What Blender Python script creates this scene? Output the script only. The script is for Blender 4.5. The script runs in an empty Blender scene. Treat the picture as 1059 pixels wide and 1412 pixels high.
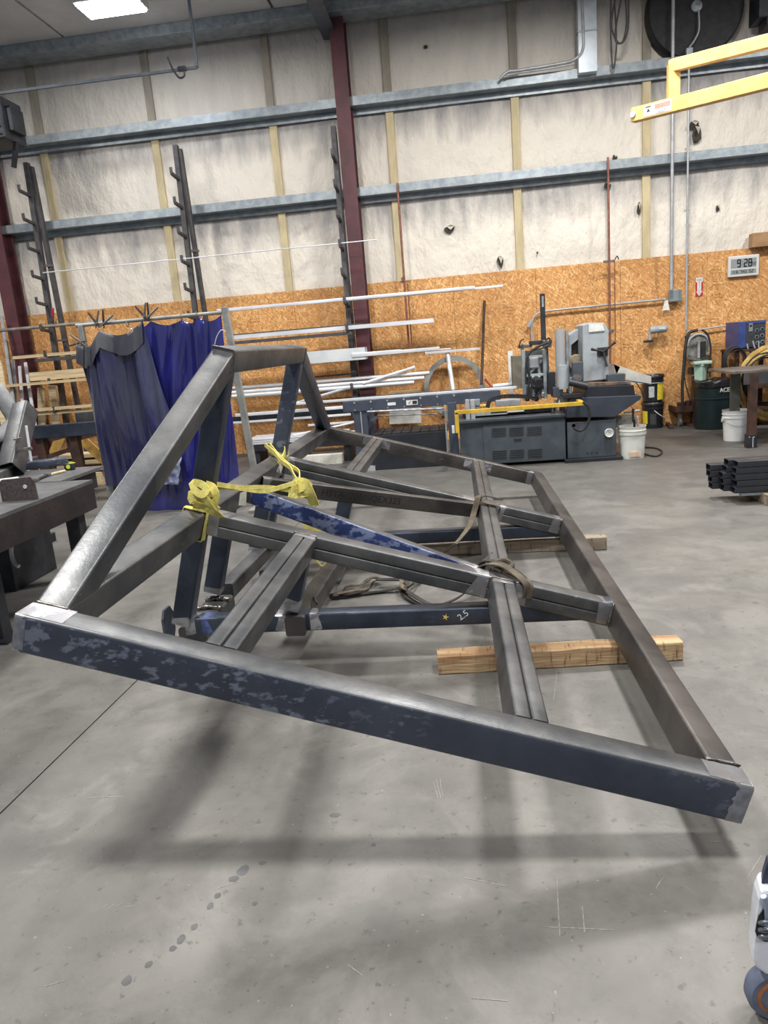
import bpy, bmesh, math, random
from mathutils import Vector as V, Matrix
from mathutils import noise as mnoise
random.seed(7)
sc = bpy.context.scene
# ---------------------------------------------------------------- camera
FPX = 1000.0
PITCH, ROLL, YAW = math.radians(12.778), math.radians(4.749), math.radians(6.6)
CAMP = V((0, 0, 1.5))
fw = V((-math.sin(YAW)*math.cos(PITCH), math.cos(YAW)*math.cos(PITCH), -math.sin(PITCH)))
_rt = V((math.cos(YAW), math.sin(YAW), 0)); _up = _rt.cross(fw)
rt = _rt*math.cos(ROLL) - _up*math.sin(ROLL); up = rt.cross(fw)
cam = bpy.data.cameras.new('camera'); co = bpy.data.objects.new('camera', cam); sc.collection.objects.link(co)
cam.sensor_fit = 'VERTICAL'; cam.sensor_height = 36; cam.sensor_width = 27; cam.lens = 36*FPX/1412.0
cam.clip_start = 0.05; cam.clip_end = 200
co.matrix_world = Matrix(((rt.x, up.x, -fw.x, CAMP.x), (rt.y, up.y, -fw.y, CAMP.y), (rt.z, up.z, -fw.z, CAMP.z), (0, 0, 0, 1)))
sc.camera = co
def ray(px, py): return fw*FPX + rt*(px-529.5) - up*(py-706.0)
def at(px, py, Y):
    r = ray(px, py); return CAMP + r*(Y/r.y)
def atz(px, py, z=0.0):
    r = ray(px, py); return CAMP + r*((z-1.5)/r.z)
# ---------------------------------------------------------------- world, lights, exposure
sc.view_settings.view_transform = 'Standard'; sc.view_settings.look = 'None'
sc.view_settings.gamma = 1.0; sc.view_settings.use_curve_mapping = False
sc.view_settings.exposure = 0.10
w = bpy.data.worlds.new('world'); sc.world = w; w.use_nodes = True
w.node_tree.nodes['Background'].inputs[0].default_value = (0.80, 0.86, 1.0, 1)
w.node_tree.nodes['Background'].inputs[1].default_value = 0.36
def area(loc, size, power, color=(1, 0.97, 0.93), rot=(0, 0, 0), spread=180):
    l = bpy.data.lights.new('high_bay', 'AREA'); l.shape = 'DISK'; l.size = size; l.energy = power; l.color = color
    l.spread = math.radians(spread)
    o = bpy.data.objects.new('high_bay', l); sc.collection.objects.link(o); o.location = loc; o.rotation_euler = rot
    return o
LAMP = (-3.98, 9.75, 5.80)
area((-2.4, 2.15, 5.9), 0.55, 240)
area((1.7, 2.15, 5.9), 0.7, 215)
area((1.8, 7.2, 5.8), 0.8, 330)
area((-1.8, 7.0, 5.8), 0.8, 230)
area((-6.5, 6.5, 5.8), 0.8, 260)
area((5.6, 7.2, 5.8), 0.8, 240)
area((0.0, -3.0, 5.9), 1.2, 200)
# ---------------------------------------------------------------- materials
def ln(c): return tuple((x/255/12.92 if x/255 <= .04045 else ((x/255+.055)/1.055)**2.4) for x in c)
MATS = {}
def mat(name, c1, c2=None, scale=6, rough=0.6, metal=0.0, bump=0.0, bscale=None, stretch=(1, 1, 1), lo=0.4, hi=0.6, r2=None, detail=6, coat=0, alpha=1, trans=0, spec=None):
    """two-tone noise material; colours in 0-255"""
    if name in MATS: return MATS[name]
    m = bpy.data.materials.new(name); m.use_nodes = True; nt = m.node_tree; b = nt.nodes['Principled BSDF']
    b.inputs['Base Color'].default_value = (*ln(c1), 1); b.inputs['Roughness'].default_value = rough; b.inputs['Metallic'].default_value = metal
    if spec is not None: b.inputs['Specular IOR Level'].default_value = spec
    if coat: b.inputs['Coat Weight'].default_value = coat
    if alpha < 1: b.inputs['Alpha'].default_value = alpha
    if trans: b.inputs['Transmission Weight'].default_value = trans
    if c2 is not None or bump:
        tc = nt.nodes.new('ShaderNodeTexCoord'); mp = nt.nodes.new('ShaderNodeMapping'); mp.inputs['Scale'].default_value = stretch
        nt.links.new(tc.outputs['Object'], mp.inputs[0])
        nz = nt.nodes.new('ShaderNodeTexNoise'); nz.inputs['Scale'].default_value = scale; nz.inputs['Detail'].default_value = detail
        nz.inputs['Roughness'].default_value = 0.6
        nt.links.new(mp.outputs[0], nz.inputs['Vector'])
        mr = nt.nodes.new('ShaderNodeMapRange'); mr.inputs[1].default_value = lo; mr.inputs[2].default_value = hi
        nt.links.new(nz.outputs[0], mr.inputs[0])
        if c2 is not None:
            mx = nt.nodes.new('ShaderNodeMix'); mx.data_type = 'RGBA'
            mx.inputs[6].default_value = (*ln(c1), 1); mx.inputs[7].default_value = (*ln(c2), 1)
            nt.links.new(mr.outputs[0], mx.inputs[0]); nt.links.new(mx.outputs[2], b.inputs['Base Color'])
        if r2 is not None:
            m2 = nt.nodes.new('ShaderNodeMapRange'); m2.inputs[3].default_value = rough; m2.inputs[4].default_value = r2
            nt.links.new(mr.outputs[0], m2.inputs[0]); nt.links.new(m2.outputs[0], b.inputs['Roughness'])
        if bump:
            nb = nt.nodes.new('ShaderNodeTexNoise'); nb.inputs['Scale'].default_value = bscale or scale*3; nb.inputs['Detail'].default_value = 4
            nt.links.new(mp.outputs[0], nb.inputs['Vector'])
            bp = nt.nodes.new('ShaderNodeBump'); bp.inputs['Strength'].default_value = bump; bp.inputs['Distance'].default_value = 0.02
            nt.links.new(nb.outputs[0], bp.inputs['Height']); nt.links.new(bp.outputs[0], b.inputs['Normal'])
    MATS[name] = m; return m
def emis(name, c, s):
    m = bpy.data.materials.new(name); m.use_nodes = True; b = m.node_tree.nodes['Principled BSDF']
    b.inputs['Emission Color'].default_value = (*ln(c), 1); b.inputs['Emission Strength'].default_value = s; MATS[name] = m; return m
def nodes_of(m): return m.node_tree, m.node_tree.nodes, m.node_tree.links, m.node_tree.nodes['Principled BSDF']
def steel(name, dark, mid, light, rough=0.42, metal=0.55, patches=0.58, bigl=.46, ps=9):
    """hot rolled tube: mill scale with paler worn patches and fine speckle"""
    m = bpy.data.materials.new(name); m.use_nodes = True; nt, N, L, b = nodes_of(m)
    tc = N.new('ShaderNodeTexCoord')
    def nz(s, d, st=(1, 1, 1)):
        mp = N.new('ShaderNodeMapping'); mp.inputs['Scale'].default_value = st; L.new(tc.outputs['Object'], mp.inputs[0])
        n = N.new('ShaderNodeTexNoise'); n.inputs['Scale'].default_value = s; n.inputs['Detail'].default_value = d; n.inputs['Roughness'].default_value = .62
        L.new(mp.outputs[0], n.inputs['Vector']); return n.outputs[0]
    def ramp(x, a, c):
        r = N.new('ShaderNodeMapRange'); r.inputs[1].default_value = a; r.inputs[2].default_value = c; L.new(x, r.inputs[0]); return r.outputs[0]
    def mix(f, a, c):
        x = N.new('ShaderNodeMix'); x.data_type = 'RGBA'; L.new(f, x.inputs[0])
        for i, k in ((6, a), (7, c)):
            if isinstance(k, tuple): x.inputs[i].default_value = (*ln(k), 1)
            else: L.new(k, x.inputs[i])
        return x.outputs[2]
    base = mix(ramp(nz(2.6, 8), .38, .62), dark, mid)
    pf = ramp(nz(ps, 9, (1, 1, 1.8)), patches, patches+.06)
    big = ramp(nz(1.4, 2), bigl, bigl+.1)
    mu = N.new('ShaderNodeMath'); mu.operation = 'MULTIPLY'; L.new(pf, mu.inputs[0]); L.new(big, mu.inputs[1])
    col = mix(mu.outputs[0], base, light)
    L.new(col, b.inputs['Base Color']); b.inputs['Metallic'].default_value = metal
    rr = N.new('ShaderNodeMapRange'); rr.inputs[3].default_value = rough-.08; rr.inputs[4].default_value = rough+.14
    L.new(nz(9, 5), rr.inputs[0]); L.new(rr.outputs[0], b.inputs['Roughness'])
    bp = N.new('ShaderNodeBump'); bp.inputs['Strength'].default_value = .08; bp.inputs['Distance'].default_value = .01
    L.new(nz(60, 3), bp.inputs['Height']); L.new(bp.outputs[0], b.inputs['Normal'])
    MATS[name] = m; return m
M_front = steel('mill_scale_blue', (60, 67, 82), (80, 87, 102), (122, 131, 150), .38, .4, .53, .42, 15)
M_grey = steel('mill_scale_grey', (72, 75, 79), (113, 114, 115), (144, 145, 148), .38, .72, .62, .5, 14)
M_brown = steel('mill_scale_brown', (68, 66, 66), (100, 96, 94), (118, 102, 94), .42, .7, .62, .5, 14)
M_navy = steel('mill_scale_navy', (46, 53, 66), (70, 78, 92), (90, 98, 116), .36, .5, .62, .5, 14)
M_bluepaint = steel('blue_marked_scale', (36, 48, 92), (50, 68, 120), (122, 134, 168), .4, .3, .48, .3)
M_ground = steel('ground_bright_steel', (128, 128, 131), (152, 152, 156), (206, 208, 214), .32, .7, .5)
M_weld = mat('weld_bead', (150, 145, 140), (90, 84, 80), 40, .35, .9)
M_galv = mat('galvanised_steel', (158, 166, 170), (132, 142, 150), 9, .42, .4)
M_alu = mat('bright_aluminium', (228, 231, 235), (204, 208, 214), 8, .36, .2, stretch=(.2, 1, 1))
M_blackst = mat('black_painted_steel', (38, 40, 46), (52, 54, 60), 8, .5, .3)
M_dark = mat('dark_rubber', (26, 26, 28), (40, 40, 42), 12, .6)
M_rust = mat('rusty_brown_steel', (84, 58, 46), (58, 44, 40), 10, .7, .3)
M_yellow = mat('yellow_paint', (214, 176, 108), (196, 158, 92), 8, .5)
M_white = mat('white_plastic', (224, 226, 224), (200, 202, 198), 6, .4)
M_copper = mat('dull_copper', (150, 100, 84), (126, 82, 70), 12, .5, .4)
M_saw = mat('slate_machine_paint', (72, 80, 88), (62, 70, 78), 5, .5, .1)
M_sawdark = mat('dark_machine_paint', (36, 40, 48), (28, 31, 38), 5, .5, .1)
M_sawgrey = mat('light_grey_machine_paint', (160, 168, 172), (146, 154, 160), 5, .45)
M_maroon = mat('maroon_column_paint', (96, 52, 58), (80, 46, 52), 5, .55)
M_lumber = mat('pale_lumber', (206, 190, 156), (180, 160, 122), 6, .7, stretch=(.3, 3, 6))
M_conduit = mat('galvanised_conduit', (180, 182, 184), (160, 162, 166), 9, .4, .3)
# ---------------------------------------------------------------- mesh helpers
def perp(d):
    a = V((0, 0, 1)) if abs(d.z) < .9 else V((0, 1, 0))
    s = d.cross(a).normalized(); return s, s.cross(d).normalized()
class MB:
    def __init__(s): s.v = []; s.f = []; s.mi = []; s.m = 0
    def _add(s, vs, fs):
        n = len(s.v); s.v += [V(x) for x in vs]; s.f += [tuple(n+i for i in f) for f in fs]; s.mi += [s.m]*len(fs); return s
    def mi_(s, k): s.m = k; return s
    def hexa(s, a, b, c, d, e):  # quad abcd extruded by e
        e = V(e); P = [V(a), V(b), V(c), V(d)]
        return s._add(P+[p+e for p in P], [(3, 2, 1, 0), (4, 5, 6, 7), (0, 1, 5, 4), (1, 2, 6, 5), (2, 3, 7, 6), (3, 0, 4, 7)])
    def box(s, c, sz, R=None):
        c = V(c); h = V(sz)/2; vs = []
        for z in (-1, 1):
            for x, y in ((-1, -1), (1, -1), (1, 1), (-1, 1)):
                p = V((x*h.x, y*h.y, z*h.z))
                if R is not None: p = R @ p
                vs.append(c+p)
        return s._add(vs, [(3, 2, 1, 0), (4, 5, 6, 7), (0, 1, 5, 4), (1, 2, 6, 5), (2, 3, 7, 6), (3, 0, 4, 7)])
    def rect(s, w, h, r, n=3):
        pts = []
        for cx, cy, a0 in ((w/2-r, h/2-r, 0), (-w/2+r, h/2-r, 90), (-w/2+r, -h/2+r, 180), (w/2-r, -h/2+r, 270)):
            for k in range(n+1):
                a = math.radians(a0+90*k/n); pts.append((cx+r*math.cos(a), cy+r*math.sin(a)))
        return pts
    def beam(s, p0, p1, w, h, up=(0, 0, 1), r=0, hollow=0, e0=None, e1=None):
        """box section from p0 to p1; w is across, h is along up; e0/e1 = end plane normals for mitres"""
        p0, p1 = V(p0), V(p1); d = (p1-p0).normalized(); up = V(up); sd = d.cross(up).normalized(); u = sd.cross(d)
        pr = s.rect(w, h, r) if r else [(w/2, h/2), (-w/2, h/2), (-w/2, -h/2), (w/2, -h/2)]
        def rings(pr):
            A = [];
            for P, e in ((p0, e0), (p1, e1)):
                R = []
                for a, b in pr:
                    q = P + sd*a + u*b
                    if e is not None:
                        e = V(e); t = (P-q).dot(e)/d.dot(e); q = q+d*t
                    R.append(q)
                A.append(R)
            return A
        n = len(pr); A = rings(pr)
        fs = [(i, (i+1) % n, n+(i+1) % n, n+i) for i in range(n)]
        fs = [f[::-1] for f in fs]
        if not hollow:
            fs += [tuple(range(n)), tuple(range(2*n-1, n-1, -1))]
            return s._add(A[0]+A[1], fs)
        k = hollow; pi = s.rect(w-2*k, h-2*k, max(r-k, .001)) if r else [(w/2-k, h/2-k), (-w/2+k, h/2-k), (-w/2+k, -h/2+k), (w/2-k, -h/2+k)]
        Bq = rings(pi)
        fs += [(2*n+i, 2*n+(i+1) % n, 3*n+(i+1) % n, 3*n+i) for i in range(n)]
        fs += [(i, (i+1) % n, 2*n+(i+1) % n, 2*n+i) for i in range(n)]
        fs += [(n+(i+1) % n, n+i, 3*n+i, 3*n+(i+1) % n) for i in range(n)]
        return s._add(A[0]+A[1]+Bq[0]+Bq[1], fs)
    def facing(s, pts, w, t, vd=(-.25, -1, .35)):
        """flat webbing whose broad face looks along vd"""
        pts = [V(p) for p in pts]; vd = V(vd).normalized(); sides = []
        for i in range(len(pts)):
            T = (pts[min(i+1, len(pts)-1)]-pts[max(i-1, 0)]).normalized(); c = T.cross(vd)
            sides.append(c.normalized() if c.length > .05 else (sides[-1] if sides else V((0, 0, 1))))
            if i and sides[-1].dot(sides[-2]) < 0: sides[-1] = -sides[-1]
        return s.ribbon(pts, w, t, sides)
    def tube(s, pts, r, n=8, closed=False, cap=True, rr=None):
        pts = [V(p) for p in pts]; m = len(pts); T = []
        for i in range(m):
            a = pts[(i-1) % m] if (closed or i > 0) else pts[0]; b = pts[(i+1) % m] if (closed or i < m-1) else pts[-1]
            T.append((b-a).normalized())
        sd, u = perp(T[0]); vs = []
        for i in range(m):
            sd = (sd - T[i]*sd.dot(T[i])).normalized(); u = T[i].cross(sd)
            R = r if rr is None else rr[i]
            vs += [pts[i]+(sd*math.cos(2*math.pi*k/n)+u*math.sin(2*math.pi*k/n))*R for k in range(n)]
        fs = []
        for i in range(m if closed else m-1):
            j = (i+1) % m
            fs += [(i*n+k, i*n+(k+1) % n, j*n+(k+1) % n, j*n+k) for k in range(n)]
        if cap and not closed: fs += [tuple(range(n-1, -1, -1)), tuple((m-1)*n+k for k in range(n))]
        return s._add(vs, fs)
    def cyl(s, p0, p1, r, r1=None, n=16): return s.tube([p0, p1], r, n, rr=[r, r if r1 is None else r1])
    def lathe(s, prof, c, n=24, axis=(0, 0, 1)):
        c = V(c); ax = V(axis).normalized(); sd, u = perp(ax) if abs(ax.z) < .9 else (V((1, 0, 0)), V((0, 1, 0)))
        vs = []; m = len(prof)
        for r, z in prof: vs += [c+ax*z+(sd*math.cos(2*math.pi*k/n)+u*math.sin(2*math.pi*k/n))*r for k in range(n)]
        fs = [(i*n+k, i*n+(k+1) % n, (i+1)*n+(k+1) % n, (i+1)*n+k) for i in range(m-1) for k in range(n)]
        if prof[0][0] > 1e-4: fs.append(tuple(range(n-1, -1, -1)))
        if prof[-1][0] > 1e-4: fs.append(tuple((m-1)*n+k for k in range(n)))
        return s._add(vs, fs)
    def prism(s, poly, e):
        e = V(e); P = [V(p) for p in poly]; n = len(P)
        nrm = V((0, 0, 0))
        for i in range(n): nrm += P[i].cross(P[(i+1) % n])
        if nrm.dot(e) > 0: P = P[::-1]
        return s._add(P+[p+e for p in P], [tuple(range(n)), tuple(range(2*n-1, n-1, -1))]+[((i+1) % n, i, n+i, n+(i+1) % n) for i in range(n)])
    def ribbon(s, pts, w, t, side=None):
        """flat strap along pts"""
        pts = [V(p) for p in pts]; m = len(pts); vs = []
        for i in range(m):
            T = (pts[min(i+1, m-1)]-pts[max(i-1, 0)]).normalized()
            sv = V(side[i]) if isinstance(side, list) else (V(side) if side is not None else V((0, 0, 1)))
            sd = (sv - T*sv.dot(T)).normalized(); nn = T.cross(sd)
            for a, b in ((-1, -1), (1, -1), (1, 1), (-1, 1)): vs.append(pts[i]+sd*a*w/2+nn*b*t/2)
        fs = [(i*4+k, i*4+(k+1) % 4, i*4+4+(k+1) % 4, i*4+4+k) for i in range(m-1) for k in range(4)]
        fs += [(3, 2, 1, 0), tuple((m-1)*4+k for k in range(4))]
        return s._add(vs, fs)
    def surf(s, fn, nu, nv, thick=0, tdir=None):
        """grid surface fn(a,b) a,b in 0..1, optional thickness"""
        g = [[V(fn(i/nu, j/nv)) for i in range(nu+1)] for j in range(nv+1)]
        vs = [p for row in g for p in row]; W = nu+1
        fs = [(j*W+i, j*W+i+1, (j+1)*W+i+1, (j+1)*W+i) for j in range(nv) for i in range(nu)]
        if thick:
            off = len(vs); td = V(tdir)*thick; vs += [p+td for p in vs[:off]]
            fs += [tuple(off+k for k in f[::-1]) for f in fs[:]]
            rim = [i for i in range(nu+1)]+[j*W+nu for j in range(1, nv+1)]+[nv*W+i for i in range(nu-1, -1, -1)]+[j*W for j in range(nv-1, 0, -1)]
            for a, b in zip(rim, rim[1:]+rim[:1]): fs.append((b, a, off+a, off+b))
        return s._add(vs, fs)
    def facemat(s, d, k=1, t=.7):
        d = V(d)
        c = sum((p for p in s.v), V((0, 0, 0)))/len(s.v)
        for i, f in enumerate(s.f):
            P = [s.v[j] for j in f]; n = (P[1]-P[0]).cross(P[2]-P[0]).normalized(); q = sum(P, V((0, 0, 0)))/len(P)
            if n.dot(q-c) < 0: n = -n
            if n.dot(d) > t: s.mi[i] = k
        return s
    def build(s, name, m, parent=None, smooth=False, bev=0, ang=40, local=False):
        me = bpy.data.meshes.new(name); inv = None
        if parent is not None and not local: inv = root_mw(parent).inverted()
        me.from_pydata([tuple(inv @ p if inv else p) for p in s.v], [], s.f)
        for mm in (m if isinstance(m, (list, tuple)) else [m]): me.materials.append(mm)
        if max(s.mi or [0]) > 0: me.polygons.foreach_set('material_index', s.mi)
        bm = bmesh.new(); bm.from_mesh(me); bmesh.ops.recalc_face_normals(bm, faces=bm.faces); bm.to_mesh(me); bm.free()
        if smooth:
            me.polygons.foreach_set('use_smooth', [True]*len(me.polygons)); me.set_sharp_from_angle(angle=math.radians(ang))
        me.update()
        o = bpy.data.objects.new(name, me); sc.collection.objects.link(o)
        if parent is not None: o.parent = parent
        if bev:
            b = o.modifiers.new('bevel', 'BEVEL'); b.width = bev; b.segments = 2; b.limit_method = 'ANGLE'
        return o
def root_mw(o):
    m = Matrix.Identity(4)
    while o is not None:
        m = (Matrix.Translation(o.location) @ o.rotation_euler.to_matrix().to_4x4()) @ m; o = o.parent
    return m
def tag(o, label=None, cat=None, group=None, kind=None):
    if label: o['label'] = label
    if cat: o['category'] = cat
    if group: o['group'] = group
    if kind: o['kind'] = kind
    return o
def thing(name, label, cat, loc=(0, 0, 0), rz=0, group=None, kind=None):
    o = bpy.data.objects.new(name, None); sc.collection.objects.link(o); o.location = loc; o.rotation_euler = (0, 0, rz); o.empty_display_size = .1
    return tag(o, label, cat, group, kind)
def copy_tree(o, parent=None):
    c = o.copy(); sc.collection.objects.link(c)
    if parent is not None: c.parent = parent
    for ch in list(o.children): copy_tree(ch, c)
    return c
def text_obj(name, s, size, M4, m, parent, ext=0.0004, align='CENTER', spacing=1.0):
    """flat lettering as a mesh; M4 places the text plane in world"""
    cu = bpy.data.curves.new(name, 'FONT'); cu.body = s; cu.size = size; cu.extrude = ext; cu.align_x = align; cu.align_y = 'CENTER'; cu.space_character = spacing
    cu.resolution_u = 3
    t = bpy.data.objects.new(name+'_tmp', cu); sc.collection.objects.link(t)
    bpy.context.view_layer.update()
    me = bpy.data.meshes.new_from_object(t.evaluated_get(bpy.context.evaluated_depsgraph_get()))
    bpy.data.objects.remove(t); bpy.data.curves.remove(cu)
    me.transform((root_mw(parent).inverted() if parent else Matrix.Identity(4)) @ M4)
    me.materials.clear(); me.materials.append(m)
    o = bpy.data.objects.new(name, me); sc.collection.objects.link(o); o.parent = parent
    return o
def frame(o, x, z):
    """matrix with local X along x, local Y along z (text up)"""
    x = V(x).normalized(); z = V(z); z = (z-x*z.dot(x)).normalized(); n = x.cross(z); o = V(o)
    return Matrix(((x.x, z.x, n.x, o.x), (x.y, z.y, n.y, o.y), (x.z, z.z, n.z, o.z), (0, 0, 0, 1)))
def bez(pts, k=6, closed=False):
    """catmull-rom through pts"""
    P = [V(p) for p in pts]; n = len(P); out = []
    for i in range(n if closed else n-1):
        a = P[(i-1) % n] if (closed or i > 0) else P[0]; b = P[i]; c = P[(i+1) % n]; d = P[(i+2) % n] if (closed or i < n-2) else P[-1]
        for j in range(k):
            t = j/k; out.append(.5*((2*b)+(c-a)*t+(2*a-5*b+4*c-d)*t*t+(3*b-a-3*c+d)*t**3))
    if not closed: out.append(P[-1])
    return out
# ================================================================ ROOM
WY = 11.42
# ---- floor
def floor_mat():
    m = bpy.data.materials.new('concrete'); m.use_nodes = True; nt, N, L, b = nodes_of(m)
    tc = N.new('ShaderNodeTexCoord')
    def nz(s, d, rg=.6, dist=0):
        n = N.new('ShaderNodeTexNoise'); n.inputs['Scale'].default_value = s; n.inputs['Detail'].default_value = d; n.inputs['Roughness'].default_value = rg
        n.inputs['Distortion'].default_value = dist; L.new(tc.outputs['Object'], n.inputs['Vector']); return n.outputs[0]
    def rp(x, a, c, lo=0., hi=1.):
        r = N.new('ShaderNodeMapRange'); r.inputs[1].default_value = a; r.inputs[2].default_value = c; r.inputs[3].default_value = lo; r.inputs[4].default_value = hi
        L.new(x, r.inputs[0]); return r.outputs[0]
    def mix(f, a, c):
        x = N.new('ShaderNodeMix'); x.data_type = 'RGBA'; L.new(f, x.inputs[0])
        for i, k in ((6, a), (7, c)):
            if isinstance(k, tuple): x.inputs[i].default_value = (*ln(k), 1)
            else: L.new(k, x.inputs[i])
        return x.outputs[2]
    def mul(a, c):
        x = N.new('ShaderNodeMath'); x.operation = 'MULTIPLY'; L.new(a, x.inputs[0])
        if isinstance(c, float): x.inputs[1].default_value = c
        else: L.new(c, x.inputs[1])
        return x.outputs[0]
    c = mix(rp(nz(.7, 5), .35, .65), (98, 97, 94), (124, 122, 117))
    c = mix(mul(rp(nz(5, 8, .7), .45, .7), .75), c, (88, 87, 85))
    c = mix(mul(rp(nz(2.2, 7, .65, .6), .5, .62), .5), c, (134, 132, 128))
    sy = N.new('ShaderNodeSeparateXYZ'); L.new(tc.outputs['Object'], sy.inputs[0])   # darker towards the back wall, edge broken up by noise
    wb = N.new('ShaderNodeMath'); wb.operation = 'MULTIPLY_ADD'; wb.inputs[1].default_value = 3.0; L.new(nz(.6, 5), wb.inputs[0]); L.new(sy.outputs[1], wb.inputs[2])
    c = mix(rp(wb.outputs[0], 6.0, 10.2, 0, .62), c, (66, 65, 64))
    c = mix(mul(rp(nz(26, 4), .62, .68), .6), c, (76, 75, 74))      # small dark stains
    c = mix(rp(nz(85, 2), .70, .76), c, (68, 67, 66))                  # pits
    c = mix(mul(rp(nz(60, 2), .72, .75), .7), c, (160, 158, 152))      # pale chips
    v = N.new('ShaderNodeTexVoronoi'); v.feature = 'DISTANCE_TO_EDGE'; v.inputs['Scale'].default_value = .55
    dn = N.new('ShaderNodeTexNoise'); dn.inputs['Scale'].default_value = 3; dn.inputs['Detail'].default_value = 8; L.new(tc.outputs['Object'], dn.inputs['Vector'])
    ad = N.new('ShaderNodeMix'); ad.data_type = 'RGBA'; ad.inputs[0].default_value = .22; L.new(tc.outputs['Object'], ad.inputs[6]); L.new(dn.outputs['Color'], ad.inputs[7])
    L.new(ad.outputs[2], v.inputs['Vector'])
    cr = mul(rp(v.outputs[0], .0015, .004, 1, 0), rp(nz(.9, 2), .60, .66)); c = mix(mul(cr, .4), c, (80, 79, 77))
    L.new(c, b.inputs['Base Color']); L.new(rp(nz(3, 6), .3, .7, .42, .62), b.inputs['Roughness'])
    bp = N.new('ShaderNodeBump'); bp.inputs['Strength'].default_value = .12; bp.inputs['Distance'].default_value = .01
    L.new(nz(70, 5), bp.inputs['Height']); L.new(bp.outputs[0], b.inputs['Normal']); return m
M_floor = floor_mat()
floor = thing('floor', 'grey concrete shop floor with stains, scratches and a saw cut joint', None, kind='structure')
j0, j1 = atz(0, 1122), atz(185, 942); jd = (j1-j0).normalized()
ja = j0-jd*9; jb = j0+jd*30; nrm = V((-jd.y, jd.x, 0)); g = nrm*.0035
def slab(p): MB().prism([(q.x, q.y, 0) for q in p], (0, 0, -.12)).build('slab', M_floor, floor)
yb = 11.5; tb = (yb-j0.y)/jd.y; ta = (-9-j0.y)/jd.y
pb, pa = j0+jd*tb, j0+jd*ta
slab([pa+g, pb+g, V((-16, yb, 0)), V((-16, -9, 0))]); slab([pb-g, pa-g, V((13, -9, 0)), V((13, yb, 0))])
MB().box((-1.5, 1.2, -.14), (29, 21, .04)).build('joint_bed', M_dark, floor)
M_chalk = mat('pale_scratch', (158, 156, 152), (128, 126, 122), 60, .8)
M_oil = mat('dark_floor_stain', (80, 80, 82), (92, 92, 94), 20, .5)
sm = MB()
for p in [((602, 1075), (608, 1100)), ((607, 1074), (611, 1098)), ((598, 1078), (604, 1100)), ((735, 958), (741, 968)), ((741, 970), (720, 988)), ((768, 1210), (772, 1290)), ((752, 1278), (845, 1282)), ((803, 1250), (806, 1285)),
          ((142, 1252), (150, 1246)), ((150, 1253), (158, 1246)), ((160, 1252), (170, 1245)), ((172, 1251), (186, 1250)), ((1030, 1212), (1050, 1180)), ((768, 925), (763, 965)), ((700, 1130), (716, 1128)), ((640, 1210), (700, 1222)), ((120, 1100), (170, 1098)), ((980, 1160), (1000, 1162)),
          ((300, 1225), (330, 1215)), ((480, 1330), (500, 1345)), ((650, 1376), (700, 1380)), ((905, 1225), (915, 1210)), ((60, 1360), (90, 1352))]:
    a, b = atz(*p[0], .0006), atz(*p[1], .0006); sm.ribbon([a, (a+b)/2+V((random.uniform(-.003, .003), 0, 0)), b], .0024, .0006, (b-a).cross(V((0, 0, 1))))
o = sm.build('scratch_marks', M_chalk, floor); o['kind'] = 'stuff'
st = MB()
def blot(px, py, r, k=1.0):
    c = atz(px, py, .0005); P = []
    for i in range(14):
        a = i/14*6.283; q = r*(1+.35*mnoise.noise(V((px+math.cos(a)*1.3, py+math.sin(a)*1.3, 0)))); P.append(c+V((math.cos(a)*q*k, math.sin(a)*q, 0)))
    st.prism(P, (0, 0, -.0004))
for a in ((335, 1200, .022, .8), (322, 1212, .014, 1.2), (300, 1235, .012, .8), (290, 1249, .014, .7), (268, 1278, .012, .8), (250, 1295, .016, .7), (238, 1308, .01, 1), (205, 1330, .012, .8), (175, 1352, .016, .8), (462, 1124, .013, 1.4), (515, 1165, .008, 1), (351, 1246, .008, 1), (362, 1190, .009, 1.3)): blot(*a)
o = st.build('oil_spots', M_oil, floor); o['kind'] = 'stuff'
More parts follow.
